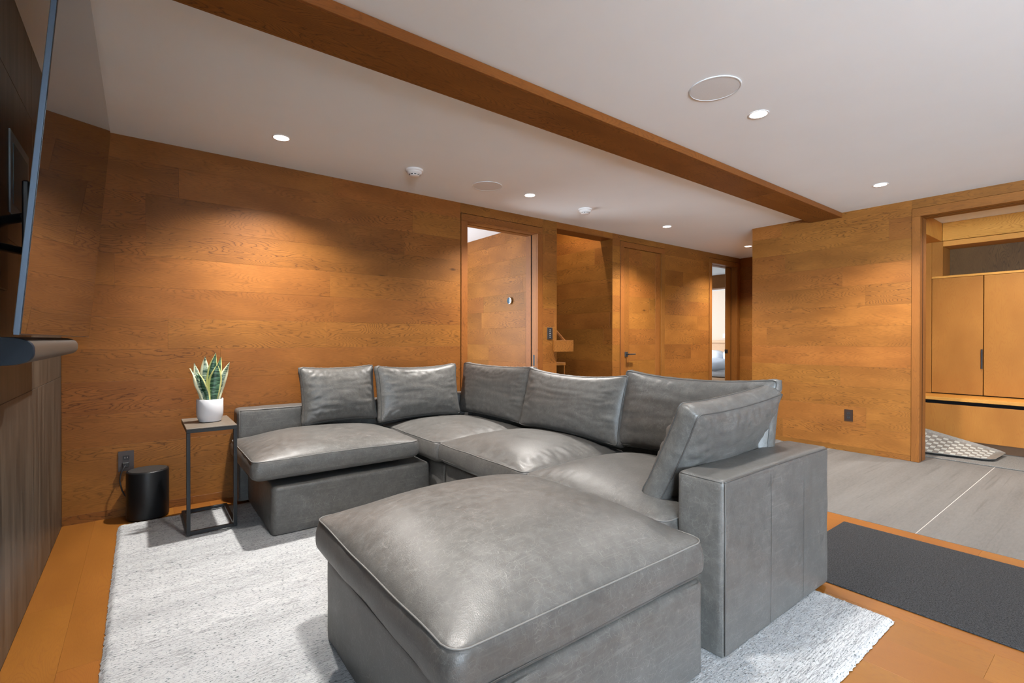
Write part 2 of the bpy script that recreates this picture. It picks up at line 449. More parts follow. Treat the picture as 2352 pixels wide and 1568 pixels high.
def subtract(rects, hole):
    out = []
    a0, a1, b0, b1 = hole
    for (u0, u1, v0, v1) in rects:
        if a1 <= u0 or a0 >= u1 or b1 <= v0 or b0 >= v1: out.append((u0, u1, v0, v1)); continue
        if a0 > u0: out.append((u0, a0, v0, v1))
        if a1 < u1: out.append((a1, u1, v0, v1))
        m0, m1 = max(a0, u0), min(a1, u1)
        if b0 > v0: out.append((m0, m1, v0, b0))
        if b1 < v1: out.append((m0, m1, b1, v1))
    return out

def plank_wall(name, origin, u, v, n, length, rows, holes, m, parent, seed, lmin=0.9, lmax=1.9, piece='plank', **kw):
    rg = random.Random(seed)
    u = Vector(u); v = Vector(v); n = Vector(n)
    for i in range(len(rows) - 1):
        p = -rg.uniform(0.1, 1.5)
        while p < length:
            q = p + rg.uniform(lmin, lmax)
            rects = [(max(p, 0), min(q, length), rows[i], rows[i + 1])]
            for h in holes: rects = subtract(rects, h)
            for r in rects:
                if r[1] > r[0]:
                    plank_obj(piece, r, origin, u, v, n, m, parent, proud=rg.uniform(-0.0004, 0.0004), **kw)
            p = q

CZ = 2.47
YB = 4.033
XR = 5.79
XL = -0.39
XF = -3.0      # the room widens to the left behind the camera
YW = -0.87     # end of the stone wall
YR = -5.0     # rear wall, behind the camera
ROWS = [0.0] + [0.053 + 0.206 * k for k in range(12)] + [CZ]
X3, Y3, Z3 = (1, 0, 0), (0, 1, 0), (0, 0, 1)

def backing(mb, x0, x1, y0, y1, z0=0.0, z1=CZ): mb.box(x0, x1, y0, y1, z0, z1)

# ------------------------------------------------------------------ structure
# floor: slab, oak boards, porcelain tiles
mb = MB(); mb.box(-3.2, 13.2, YR - 0.2, 9.6, -0.2, -0.0125)
floor = tag(mb.build('floor', M_grout), 'floor of long oak boards meeting large grey porcelain tiles', 'floor', kind='structure')
rows_f = [0.0, 0.12] + [0.12 + 0.21 * k for k in range(1, 18)] + [3.885, 4.04]
# u = +Y, v = -X starting at x=3.65
plank_wall('plank', (3.65, YR, 0), Y3, (-1, 0, 0), Z3, YB - YR, rows_f, [], M_floor, floor, 21, 1.5, 2.2)
tiles_x = [3.654, 6.054, 8.5, 10.9, 13.2]
tiles_y = [YR, -3.97, -2.77, -1.57, -0.37, 0.83, 2.03, 3.23, YB + 0.3]
for i in range(4):
    for j in range(8):
        plank_obj('tile', (tiles_y[j] + 0.0014, tiles_y[j + 1] - 0.0014, -tiles_x[i + 1] + 0.0015, -tiles_x[i] - 0.0015),
                  (0, 0, 0), Vector(Y3), Vector((-1, 0, 0)), Vector(Z3), M_tile, floor, ch=0.0008)
mb = MB()
for yy in tiles_y[1:-1]: mb.box(3.656, 13.2, yy - 0.004, yy + 0.004, -0.01, -0.0004)
mb.build('grout_lines', M_grout, floor)
# floors of rooms beyond
mb = MB(); mb.box(-0.5, 6.8, YB + 0.22, 9.4, -0.012, -0.001)
mb.build('hall_boards', M_floor, floor)
mb = MB(); mb.box(XF, -0.391, YR, YW, -0.012, 0.0); mb.build('rear_boards', M_floor, floor)
mb = MB(); mb.box(6.8, 13.0, YB + 0.31, 9.4, -0.012, -0.001)
mb.build('bedroom_carpet', M_entry, floor)

mb = MB()
for r in subtract([(-3.2, 13.2, YR - 0.2, 9.6)], (3.69, 4.67, YB + 0.20, 5.055)): mb.box(r[0], r[1], r[2], r[3], CZ, CZ + 0.15)
ceiling = tag(mb.build('ceiling', M_ceiling), 'flat white painted ceiling with recessed lights', 'ceiling', kind='structure')

# door data on the back wall (u = x - XL)
D1 = (2.53, 3.43, 2.30)      # opening x0, x1, head
ST = (3.714, 4.65, 2.41)     # stair opening
D2 = (4.868, 5.650, 2.322)
D3 = (6.914, 7.66, 2.32)
CW = 0.070
wall_back = tag(empty('wall_back'), 'long back wall clad in horizontal amber oak planks', 'wall', kind='structure')
RV = 0.006
holes = []
for (a, b_, h) in (D1, D2, D3):
    holes.append((a - CW - RV - XL, b_ + CW + RV - XL, -1, h + CW + RV))
holes.append((ST[0] - XL, ST[1] - XL, -1, ST[2]))
plank_wall('wall_back', (XL, YB, 0), X3, Z3, (0, -1, 0), 7.76 - XL, ROWS, holes, M_wall, wall_back, 5)
mb = MB()
WB0, WB1 = YB + 0.0125, YB + 0.20
edges = [XL - 0.3, D1[0] - 0.04, D1[1] + 0.04, ST[0] - 0.0005, ST[1] + 0.0125, D2[0] - 0.03, D2[1] + 0.03, D3[0] - 0.04, D3[1] + 0.04, 8.2]
for k in range(0, 10, 2): backing(mb, edges[k], edges[k + 1], WB0, WB1)
for (a, b_, h) in ((edges[1], edges[2], D1[2] + 0.04), (ST[0] - 0.0005, ST[1] + 0.0125, ST[2]), (edges[5], edges[6], D2[2] + 0.03), (edges[7], edges[8], D3[2] + 0.04)):
    backing(mb, a, b_, WB0, WB1, h, CZ)
mb.build('backing', M_backing, wall_back)

# right wall with the wide cased opening to the mudroom
D4 = (-0.35, 1.29, 2.305)
wall_right = tag(empty('wall_right', (XR, 0, 0)), 'oak plank wall with an outlet beside the mudroom opening', 'wall', kind='structure')
YC = 2.86
plank_wall('wall_right', (XR, YC, 0), (0, -1, 0), Z3, (-1, 0, 0), YC - YR, ROWS,
           [(YC - D4[1] - CW + 0.005, YC - D4[0] + CW + 0.003, -1, D4[2] + CW + 0.011)], M_wall, wall_right, 12, 1.2, 2.4)
mb = MB()
backing(mb, XR + 0.0125, XR + 0.20, D4[1] + 0.03, YC - 0.0125)
backing(mb, XR + 0.0125, XR + 0.20, YR, D4[0] - 0.03)
backing(mb, XR + 0.0125, XR + 0.20, D4[0] - 0.03, D4[1] + 0.03, D4[2] + 0.04, CZ)
mb.build('backing', M_backing, wall_right)
# corridor side of that wall, and the corridor's end
wall_corridor = tag(empty('wall_corridor', (7.76, 3.4, 0)), 'short oak plank wall closing the corridor beyond the doors', 'wall', kind='structure')
plank_wall('c', (7.76, YB, 0), (0, -1, 0), Z3, (-1, 0, 0), YB - YC, ROWS, [], M_wall, wall_corridor, 33)
plank_wall('c', (7.76, YC, 0), (-1, 0, 0), Z3, (0, 1, 0), 7.76 - XR, ROWS, [], M_wall, wall_corridor, 34)
mb = MB(); backing(mb, 7.7725, 7.9, YC - 0.1, YB); backing(mb, XR + 0.21, 7.76, YC - 0.15, YC - 0.0125)
mb.build('backing', M_backing, wall_corridor)

# left wall: dark stone slabs
wall_left = tag(empty('wall_left', (XL, 3.0, 0)), 'fireplace wall of dark brown-grey stone slabs behind the television', 'wall', kind='structure')
sy = [YB - 0.004, 3.053, 2.07, 1.09, 0.11, YW]
sz = [0.0, 0.92, 1.52, 2.13, CZ]
for i in range(5):
    for j in range(4):
        plank_obj('slab', (sy[i + 1], sy[i], sz[j], sz[j + 1]), (XL, 0, 0), Vector(Y3), Vector(Z3), Vector((1, 0, 0)), M_stone, wall_left, thick=0.02, gap=0.0008, ch=0.0012)
mb = MB(); backing(mb, XL - 0.2, XL - 0.0205, YW, YB); mb.build('backing', M_dark, wall_left)

# rear wall and far left wall, behind the camera, each with a window
wall_rear = tag(empty('wall_rear', (1.5, YR, 0)), 'white rear wall with a wide window', 'wall', kind='structure')
WN = [(-2.35, -0.35, 0.40, 2.30), (-4.35, -1.55, 0.40, 2.30)]
mb = MB()
for r in subtract([(XF - 0.2, XR + 0.2, 0.0, CZ)], WN[0]): mb.box(r[0], r[1], YR - 0.15, YR, r[2], r[3])
mb.build('plaster', M_paint, wall_rear)
wall_side = tag(empty('wall_side', (XF, -3, 0)), 'white side wall with a wide window behind the camera', 'wall', kind='structure')
mb = MB()
for r in subtract([(YR, YW, 0.0, CZ)], WN[1]): mb.box(XF - 0.15, XF, r[0], r[1], r[2], r[3])
mb.box(XF, XL - 0.0005, YW - 0.001, YW + 0.12, 0.0, CZ)
mb.build('plaster', M_paint, wall_side)
for i, w_ in enumerate(WN):
    e = tag(empty('window_%d' % (i + 1), ((w_[0] + w_[1]) / 2, YR - 0.08, w_[2]) if i == 0 else (XF - 0.08, (w_[0] + w_[1]) / 2, w_[2])),
            ('rear' if i == 0 else 'side') + ' window with a black frame behind the camera', 'window', kind='structure')
    mb = MB()
    t = 0.05
    for (a, b2, c, d) in ((w_[0], w_[0] + t, w_[2], w_[3]), (w_[1] - t, w_[1], w_[2], w_[3]), (w_[0] + t, w_[1] - t, w_[2], w_[2] + t), (w_[0] + t, w_[1] - t, w_[3] - t, w_[3])):
        if i == 0: mb.box(a, b2, YR - 0.11, YR - 0.05, c, d, 0.004)
        else: mb.box(XF - 0.11, XF - 0.05, a, b2, c, d, 0.004)
    mb.build('window_frame', M_black, e)

# ceiling beam
beam = tag(empty('ceiling_beam', (2.7, 2.08, 2.42)), 'shallow oak beam crossing the white ceiling', 'beam', kind='structure')
mb = MB(); mb.box(XL, XR - 0.001, 1.928, 1.944, 2.420, CZ - 0.001, 0.0015); mb.build('side_board', M_trim_h, beam)
mb = MB(); mb.box(XL, XR - 0.001, 2.210, 2.226, 2.420, CZ - 0.001, 0.0015); mb.build('side_board', M_trim_h, beam)
mb = MB(); mb.box(XL, 4.35, 1.9445, 2.2095, 2.4195, 2.435, 0.001); mb.build('bottom_board', M_wall, beam, origin=(1.9, 2.08, 2.42))
mb = MB(); mb.box(4.352, XR - 0.001, 1.9445, 2.075, 2.4195, 2.435, 0.001); mb.build('bottom_board', M_wall, beam, origin=(5, 2.0, 2.42))
mb = MB(); mb.box(4.352, XR - 0.001, 2.076, 2.2095, 2.4195, 2.435, 0.001); mb.build('bottom_board', M_wall, beam, origin=(5.1, 2.15, 2.42))

# ------------------------------------------------------------------ doors
def jamb_set(e, x0, x1, h, depth, slot=True, y0=YB):
    """casing and jambs of an opening in the back wall, with a pocket slot"""
    pr = 0.006
    mb = MB(); mb.box(x0 - CW, x0, y0 - pr, y0 + 0.02, 0.001, h, 0.0015); mb.build('casing', M_trim, e)
    mb = MB(); mb.box(x1, x1 + CW, y0 - pr, y0 + 0.02, 0.001, h, 0.0015); mb.build('casing', M_trim, e)
    mb = MB(); mb.box(x0 - CW, x1 + CW, y0 - pr, y0 + 0.02, h + 0.0005, h + CW, 0.0015); mb.build('casing', M_trim_h, e)
    segs = [(y0 + 0.021, y0 + 0.095), (y0 + 0.115, y0 + depth)] if slot else [(y0 + 0.021, y0 + depth)]
    for a, b2 in segs:
        mb = MB(); mb.box(x0 - 0.025, x0, a, b2, 0.001, h, 0.001); mb.build('jamb', M_trim, e)
        mb = MB(); mb.box(x1, x1 + 0.025, a, b2, 0.001, h, 0.001); mb.build('jamb', M_trim, e)
        mb = MB(); mb.box(x0 - 0.025, x1 + 0.025, a, b2, h, h + 0.025, 0.001); mb.build('jamb', M_trim_h, e)
    if slot:
        mb = MB()
        mb.box(x0 - 0.03, x0 - 0.02, y0 + 0.095, y0 + 0.115, 0.001, h); mb.box(x1 + 0.004, x1 + 0.03, y0 + 0.0955, y0 + 0.1145, 0.001, h)
        mb.box(x0, x1, y0 + 0.095, y0 + 0.115, h + 0.02, h + 0.03)
        mb.build('slot_shade_strip', M_dark, e)  # dark strips stand in for the shade inside the slot

d1 = tag(empty('door_1', (2.98, YB, 0)), 'open oak-cased doorway left of the stair, showing a plank wall with a thermostat', 'doorway', kind='structure')
jamb_set(d1, *D1, 0.20)
mb = MB(); mb.box(3.4285, 3.4300, YB + 0.045, YB + 0.075, 0.86, 0.98, 0.0005); mb.build('strike_plate', M_gun, d1)

d2 = tag(empty('door_2', (5.26, YB, 0)), 'closed oak door with black lever handle', 'door', kind='structure')
x0, x1, h = D2
jamb_set(d2, x0, x1, h, 0.12, slot=False)
leaf = MB(); leaf.box(x0 + 0.004, x1 - 0.004, YB + 0.022, YB + 0.058, 0.008, h - 0.004)
lf = leaf.build('leaf', M_backing, d2)
yl = YB + 0.012
mb = MB(); mb.box(x0 + 0.004, x0 + 0.115, yl, YB + 0.0215, 0.008, h - 0.004, 0.0012); mb.build('stile', M_trim, lf)
mb = MB(); mb.box(x1 - 0.115, x1 - 0.004, yl, YB + 0.0215, 0.008, h - 0.004, 0.0012); mb.build('stile', M_trim, lf)
plank_wall('leafboards', (x0 + 0.1155, yl, 0), X3, Z3, (0, -1, 0), x1 - x0 - 0.231, [0.008] + ROWS[1:-2] + [2.318], [], M_wall, lf, 44, 0.7, 1.6, thick=0.009)
hd = MB(); hd.box(x0 + 0.03, x0 + 0.088, yl - 0.009, yl, 0.930, 0.992, 0.002)
hd.tube([(x0 + 0.059, yl - 0.004, 0.962), (x0 + 0.059, yl - 0.052, 0.962)], 0.009, 12)
hd.box(x0 + 0.050, x0 + 0.178, yl - 0.062, yl - 0.044, 0.954, 0.970, 0.003)
tag(hd.build('handle', M_black, d2), 'black lever handle on a square rose')

d3 = tag(empty('door_3', (7.29, YB, 0)), 'half open oak pocket door at the corridor end, bedroom beyond', 'doorway', kind='structure')
jamb_set(d3, *D3, 0.20)
mb = MB(); mb.box(7.50, 7.655, YB + 0.097, YB + 0.113, 0.01, 2.315, 0.002); lf3 = mb.build('leaf', M_trim, d3)
mb = MB(); mb.box(7.4985, 7.560, YB + 0.0945, YB + 0.1155, 0.93, 0.99, 0.001); mb.build('latch', M_gun, lf3)

# opening to the mudroom in the right wall
d4 = tag(empty('door_4', (XR, 0.5, 0)), 'wide oak-cased opening to the mudroom', 'doorway', kind='structure')
y0, y1, h = D4
pr = 0.008
mb = MB(); mb.box(XR - pr, XR + 0.02, y1, y1 + CW - 0.008, 0.001, h, 0.0015); mb.build('casing', M_trim, d4)
mb = MB(); mb.box(XR - pr, XR + 0.02, y0 - CW, y0, 0.001, h, 0.0015); mb.build('casing', M_trim, d4)
mb = MB(); mb.box(XR - pr, XR + 0.02, y0 - CW, y1 + CW - 0.008, h + 0.0005, h + CW + 0.008, 0.0015); mb.build('casing', M_trim_y, d4)
for a, b2 in ((XR + 0.0205, XR + 0.075), (XR + 0.097, XR + 0.195)):
    mb = MB(); mb.box(a, b2, y1, y1 + 0.025, 0.001, h, 0.001); mb.build('jamb', M_trim, d4)
    mb = MB(); mb.box(a, b2, y0 - 0.025, y0, 0.001, h, 0.001); mb.build('jamb', M_trim, d4)
    mb = MB(); mb.box(a, b2, y0 - 0.025, y1 + 0.025, h, h + 0.025, 0.001); mb.build('jamb', M_trim_y, d4)
mb = MB(); mb.box(XR + 0.0755, XR + 0.0965, y1 + 0.0015, y1 + 0.03, 0.001, h); mb.box(XR + 0.0755, XR + 0.0965, y0, y1, h + 0.002, h + 0.03)
mb.build('slot_shade_strip', M_dark, d4)  # black strip paints the shade of the gap between the jambs

# ------------------------------------------------------------------ rooms beyond the back wall
wall_hall = tag(empty('wall_hall', (3.54, 5, 0)), 'oak plank wall in the room behind the left doorway', 'wall', kind='structure')
plank_wall('h', (3.54, 8.2, 0), (0, -1, 0), Z3, (-1, 0, 0), 8.2 - YB - 0.205, ROWS, [], M_wall, wall_hall, 51, 0.8, 1.6)
mb = MB(); backing(mb, 3.5525, 3.70, YB + 0.205, 8.2); mb.build('backing', M_backing, wall_hall)
mb = MB(); backing(mb, 0.6, 3.5, 8.2, 8.35); backing(mb, 0.55, 0.6, YB + 0.205, 8.2); mb.build('far_plaster', M_paint, wall_hall)

wall_stair = tag(empty('wall_stair', (4.2, 5.05, 0)), 'oak plank wall behind the stair opening', 'wall', kind='structure')
plank_wall('s', (3.702, 5.05, 0), X3, Z3, (0, -1, 0), 6.0 - 3.702, ROWS + [2.67, 2.88, 3.09, 3.30], [], M_wall, wall_stair, 61)
plank_wall('s', (ST[1], 5.05, 0), (0, -1, 0), Z3, (-1, 0, 0), 5.05 - YB - 0.0005, ROWS + [2.67, 2.88, 3.09, 3.30], [], M_wall, wall_stair, 62)
mb = MB(); mb.box(3.68, 4.70, 4.1, 5.2, 3.301, 3.4); mb.box(3.60, 3.70, 4.2, 5.2, CZ + 0.151, 3.3); mb.box(4.66, 4.70, 4.2, 5.05, CZ + 0.151, 3.3); mb.box(3.70, 4.66, 4.12, 4.2, CZ + 0.151, 3.3); mb.build('upper_panels', M_wall, wall_stair)
mb = MB(); mb.box(3.702, 6.0, 5.0625, 5.2, 0, 2.46); mb.box(3.702, 4.66, 5.0625, 5.2, 2.46, 3.3); backing(mb, ST[1] + 0.0125, 4.79, YB + 0.205, 5.05); mb.build('backing', M_backing, wall_stair)
mb = MB(); mb.box(ST[0] + 0.0005, ST[1] - 0.0005, YB + 0.001, YB + 0.2, ST[2] - 0.012, ST[2] - 0.0005); mb.build('lintel_board', M_trim_h, wall_stair)

stair = tag(empty('staircase', (4.1, 4.6, 0)), 'oak stair rising leftward behind the back wall', 'stairs')
xs = [4.63, 4.50, 4.36, 4.21, 4.055]
for i in range(5):
    z = 0.175 * (i + 1)
    xe = xs[i]
    mb = MB(); mb.box(3.716, xe, YB + 0.21, 5.045, z - 0.035, z, 0.003); mb.build('tread', M_trim_h, stair)
    mb = MB(); mb.box(xe - 0.03, xe - 0.015, YB + 0.21, 5.045, z - 0.175 + 0.0005, z - 0.0355); mb.build('riser', M_trim_y, stair)
rail = tag(empty('handrail', (3.78, 4.0, 1.07)), 'oak handrail board projecting from the stair opening beside the switch', 'handrail')
mb = MB(); mb.box(3.640, 3.93, YB - 0.050, YB - 0.018, 1.012, 1.142, 0.002); mb.build('board', M_wall, rail, origin=(3.8, 4, 1.07))
mb = MB(); mb.box(3.72, 3.93, YB - 0.018, YB + 0.16, 1.105, 1.142, 0.002); mb.build('return_board', M_trim_h, rail)
mb = MB()
mb.tube([(4.04, 4.25, 1.125), (3.76, 4.25, 1.36)], 0.022, 8); mb.build('sloping_rail', M_trim_h, rail)

wall_bed = tag(empty('wall_bedroom', (12.4, 6.5, 0)), 'pale walls of the bedroom seen past the pocket door', 'wall', kind='structure')
mb = MB(); mb.box(12.4, 12.5, 4.3, 9.4, 0, CZ); mb.build('far_plaster', M_beige, wall_bed)
mb = MB(); mb.box(6.72, 6.80, YB + 0.205, 9.4, 0, CZ); mb.box(6.8, 12.4, 9.3, 9.4, 0, CZ); mb.box(8.2, 12.4, YB + 0.205, 4.3, 0, CZ)
mb.build('side_plaster', M_paint, wall_bed)
mb = MB(); mb.box(9.35, 9.62, 4.3, 9.3, 2.20, CZ - 0.001, 0.003); mb.build('dark_beam', M_trim_y, wall_bed)
mb = MB(); mb.box(6.95, 7.02, 4.27, 4.35, 0.0, 2.10); mb.build('white_post', M_paint, wall_bed)
mb = MB(); mb.box(12.28, 12.399, 4.5, 9.2, 0.02, 1.06, 0.005); mb.box(12.22, 12.399, 4.5, 9.2, 1.06, 1.13, 0.004); mb.build('wainscot', M_pale, wall_bed)

bed = tag(empty('bed', (11.3, 6.2, 0)), 'bed with pale blue duvet seen through the pocket door', 'bed')
def blob(mb, cx, cy, cz, rx, ry, rz, seed, nu=20, nv=12, p=0.7, amp=0.02):
    vs = []; fs = []
    for j in range(nv + 1):
        th = -PI / 2 + PI * j / nv
        for i in range(nu):
            ph = 2 * PI * i / nu
            f = lambda t: math.copysign(abs(t) ** p, t)
            x = f(math.cos(ph)) * abs(math.cos(th)) ** p; y = f(math.sin(ph)) * abs(math.cos(th)) ** p; z = f(math.sin(th))
            q = Vector((cx + rx * x, cy + ry * y, cz + rz * z))
            d = noise.noise(q * 4 + Vector((seed, 0, 0))) * amp
            vs.append(q + Vector((x, y, z)) * d)
    for j in range(nv):
        for i in range(nu):
            fs.append((j * nu + i, j * nu + (i + 1) % nu, (j + 1) * nu + (i + 1) % nu, (j + 1) * nu + i))
    mb.add(vs, fs)
M_duvet = plain('blue_white_linen', (0.55, 0.63, 0.74), 0.8, noise_amt=0.08, noise_scale=6)
M_linen = plain('white_linen', (0.74, 0.78, 0.84), 0.8, noise_amt=0.05, noise_scale=9)
mb = MB(); mb.box(10.2, 12.15, 5.3, 7.2, 0.005, 0.30, 0.01); mb.build('bed_base', M_pale, bed)
mb = MB(); blob(mb, 11.15, 6.25, 0.42, 0.98, 0.97, 0.13, 1, p=0.35); mb.build('mattress', M_linen, bed, smooth=True)
mb = MB(); blob(mb, 10.9, 6.25, 0.56, 0.80, 1.0, 0.12, 2, nu=40, nv=16, p=0.45, amp=0.09); mb.build('duvet', M_duvet, bed, smooth=True)
for k, yy in enumerate((5.75, 6.3, 6.85)):
    mb = MB(); blob(mb, 11.85, yy, 0.70, 0.17, 0.27, 0.17, 5 + k, p=0.6); mb.build('pillow', M_linen, bed, smooth=True)
bo = tag(empty('wall_outlet', (12.39, 6.85, 1.25)), 'small white outlet plate on the pale bedroom wall', 'outlet')
mb = MB(); mb.box(12.392, 12.3995, 6.84, 6.91, 1.19, 1.31, 0.002); mb.build('plate', M_white, bo)

# ------------------------------------------------------------------ mudroom
wall_mud = tag(empty('wall_mudroom', (7.2, 1.6, 0)), 'oak panelled end and soffit of the mudroom beyond the cased opening', 'wall', kind='structure')
mb = MB(); mb.box(XR + 0.21, 7.2, 1.412, 1.70, 2.262, CZ - 0.001, 0.002); mb.build('side_soffit', M_cab_y, wall_mud)
mb = MB(); mb.box(XR + 0.21, 7.7, 1.65, 1.70, 0.0, 2.262); mb.build('side_panel', M_cab, wall_mud)
mb = MB(); mb.box(7.70, 7.8, -2.3, 1.70, 0, CZ); mb.build('back_panel', M_cab, wall_mud)
mb = MB(); mb.box(7.2, 7.55, -2.3, 1.41, 2.267, CZ - 0.001, 0.002); mb.build('front_soffit', M_cab_y, wall_mud)
mb = MB(); mb.box(XR + 0.21, 7.8, -2.4, -2.3, 0, CZ); mb.build('end_plaster', M_paint, wall_mud)

lock = tag(empty('locker_cabinet', (7.3, 0.6, 0.54)), 'tall built-in oak locker cabinet with an open top shelf in the mudroom', 'cabinet')
mb = MB()
mb.box(7.2, 7.69, 1.502, 1.645, 0.545, 2.262, 0.001)                 # left stile
mb.build('end_panel', M_cab, lock)
mb = MB(); mb.box(7.2, 7.69, 1.405, 1.501, 1.872, 2.262, 0.001); mb.build('stile', M_cab, lock)
mb = MB(); mb.box(7.205, 7.69, -2.2, 1.404, 2.205, 2.262, 0.001); mb.build('top_rail', M_cab_y, lock)
mb = MB(); mb.box(7.195, 7.69, -2.2, 1.50, 1.848, 1.871, 0.001); mb.build('shelf', M_cab_y, lock)
mb = MB(); mb.box(7.52, 7.54, -2.2, 1.404, 1.872, 2.205); tag(mb.build('niche_back', wood('niche_wood', dark=(0.04, 0.017, 0.005), mid=(0.10, 0.048, 0.015), light=(0.14, 0.070, 0.022), along='z', knots=False), lock), 'oak back of the open shelf, darker than the doors')  # back of the niche coloured darker than the doors
mb = MB(); mb.box(7.225, 7.60, -2.2, 1.50, 0.545, 1.846); mb.build('carcass', M_dark, lock)
yy = 1.500
for k in range(8):
    ya, yb = yy - 0.430, yy
    mb = MB(); mb.box(7.2, 7.222, ya + 0.0025, yb - 0.0025, 0.552, 1.845, 0.0012)
    dr = mb.build('door', M_cab, lock, origin=(7.21, (ya + yb) / 2 + 0.0, 1.2))
    if k % 2 == 0:
        mb = MB(); mb.box(7.184, 7.2005, ya + 0.003, ya + 0.016, 0.838, 1.049, 0.001)
        tag(mb.build('handle', M_black, dr), 'slim black edge pull')
    yy -= 0.4325
bench = tag(empty('bench', (6.95, 0.6, 0)), 'built-in oak mudroom bench below the locker doors', 'bench')
mb = MB(); mb.box(6.785, 7.68, -2.2, 1.645, 0.506, 0.5405, 0.002); mb.build('seat', M_cab_y, bench)
mb = MB(); mb.box(6.83, 7.68, -2.2, 1.645, 0.10, 0.5055); mb.build('carcass', M_dark, bench)
yy = 1.645
for k in range(3):
    mb = MB(); mb.box(6.79, 6.812, yy - 1.25, yy - 0.002, 0.100, 0.468, 0.0012); mb.build('drawer', M_cab, bench, origin=(6.8, yy - 0.6, 0.28))
    yy -= 1.252
mb = MB(); mb.box(6.86, 6.88, -2.2, 1.645, 0.001, 0.0995); mb.build('toe_kick', plain('toe_kick_oak', (0.12, 0.05, 0.014), 0.6), bench)

em = MB(); em.box(6.125, 6.855, -1.2, 1.54, 0.0005, 0.009, 0.003)
entry = tag(em.build('entry_mat', M_entry, origin=(6.5, 0.2, 0.0005)), 'speckled grey carpet mat on the mudroom tiles', 'mat')
# boot tray: shallow dish with raised rim, back left corner lifted against the bench
tray = tag(empty('boot_tray', (6.45, 1.15, 0.012)), 'dark grey moulded boot tray lying askew on the mudroom mat', 'tray')
def tpt(s, t, dz=0.0):
    A = Vector((6.165, 1.58, 0.013)); B = Vector((6.305, 0.86, 0.013)); C_ = Vector((6.76, 0.83, 0.024)); D_ = Vector((6.74, 1.58, 0.20))
    p = A * (1 - s) * (1 - t) + B * s * (1 - t) + C_ * s * t + D_ * (1 - s) * t
    return p + Vector((0, 0, dz))
mb = MB()
n_ = 40
def rim(a):
    e = min(a, 1 - a); return max(0.0, 1 - e / 0.07)
vs = []; fs = []
for side in (0, 1):
    for i in range(n_ + 1):
        for j in range(n_ + 1):
            s, t = i / n_, j / n_
            # rounded corners
            cs, ct = s, t
            r_ = 0.12
            ex = max(r_ - s, s - (1 - r_), 0); ey = max(r_ - t, t - (1 - r_), 0)
            if ex > 0 and ey > 0:
                l_ = math.hypot(ex, ey); mx = max(ex, ey); k_ = mx / l_
                cs = (r_ - ex * k_) if s < .5 else (1 - r_ + ex * k_); ct = (r_ - ey * k_) if t < .5 else (1 - r_ + ey * k_)
            hgt = 0.018 * max(rim(s), rim(t)) ** 0.7
            vs.append(tpt(cs, ct, hgt + (0.004 if side else 0.0)))
K = (n_ + 1) ** 2
for side in (0, 1):
    for i in range(n_):
        for j in range(n_):
            q = [side * K + i * (n_ + 1) + j, side * K + (i + 1) * (n_ + 1) + j, side * K + (i + 1) * (n_ + 1) + j + 1, side * K + i * (n_ + 1) + j + 1]
            fs.append(q if side else q[::-1])
for i in range(n_):
    for (a, b2) in (((i, 0), (i + 1, 0)), ((i, n_), (i + 1, n_)), ((0, i), (0, i + 1)), ((n_, i), (n_, i + 1))):
        q = [a[0] * (n_ + 1) + a[1], b2[0] * (n_ + 1) + b2[1]]
        fs.append((q[0], q[1], q[1] + K, q[0] + K))
mb.add(vs, fs)
M_tray = plain('tray_rubber', (0.16, 0.15, 0.135), 0.4, noise_amt=0.25, noise_scale=60)
mb.build('tray_body', M_tray, tray, smooth=True, angle=60)
mb = MB()
for a in range(14):
    for c in range(8):
        s0 = 0.10 + a * 0.058; t0 = 0.10 + c * 0.10
        if (a + c) % 2 == 0:
            for q in range(3):
                tq = t0 + 0.02 + q * 0.026
                pts = [tpt(s0, tq), tpt(s0 + 0.05, tq), tpt(s0 + 0.05, tq + 0.012), tpt(s0, tq + 0.012)]
                mb.add([p + Vector((0, 0, 0.003)) for p in pts] + [p + Vector((0, 0, 0.009)) for p in pts],
                       [(4, 5, 6, 7), (0, 1, 5, 4), (1, 2, 6, 5), (2, 3, 7, 6), (3, 0, 4, 7)])
tag(mb.build('ribs', plain('tray_ribs', (0.42, 0.39, 0.33), 0.5), tray), 'pale checkered ribs', kind='stuff')

# ------------------------------------------------------------------ ceiling fittings
LIGHTS = [(0.731, 3.45, 'recessed ceiling light left of the beam, nearest the television'),
          (2.828, 3.435, 'recessed ceiling light beside the round ceiling speaker, left of the beam'),
          (4.881, 3.41, 'recessed ceiling light in front of the closed door with the lever handle'),
          (6.812, 3.425, 'recessed ceiling light at the corridor end, half hidden by the wall corner'),
          (2.874, 1.387, 'recessed ceiling light right of the beam, next to the large round speaker'),
          (5.002, 1.384, 'recessed ceiling light right of the beam, near the mudroom opening')]
rec0 = None
for i, (x, y, lab) in enumerate(LIGHTS):
    t = tag(empty('recessed_light', (x, y, CZ)), lab, 'light', 'round recessed ceiling lights')
    if rec0 is None:
        mb = MB(); mb.lathe([(0.056, -0.0005), (0.056, -0.003), (0.051, -0.0045), (0.047, -0.0035), (0.0465, -0.0005)], (x, y, CZ), 40)
        a = mb.build('trim_ring', M_white, t, smooth=True, angle=40)
        mb = MB(); mb.lathe([(0.0455, -0.0005), (0.0455, -0.0025), (0.02, -0.003)], (x, y, CZ), 40)
        b2 = mb.build('lens', M_lens, t)
        rec0 = (a, b2)
    else:
        for c in rec0:
            d = c.copy(); COL.objects.link(d); d.parent = t
    pw = SPOT * (0.42 if i == 4 else 1.0)
    s = spot_light('downlight', (x, y, CZ - 0.012), pw, rad=0.10 if i == 4 else 0.03)
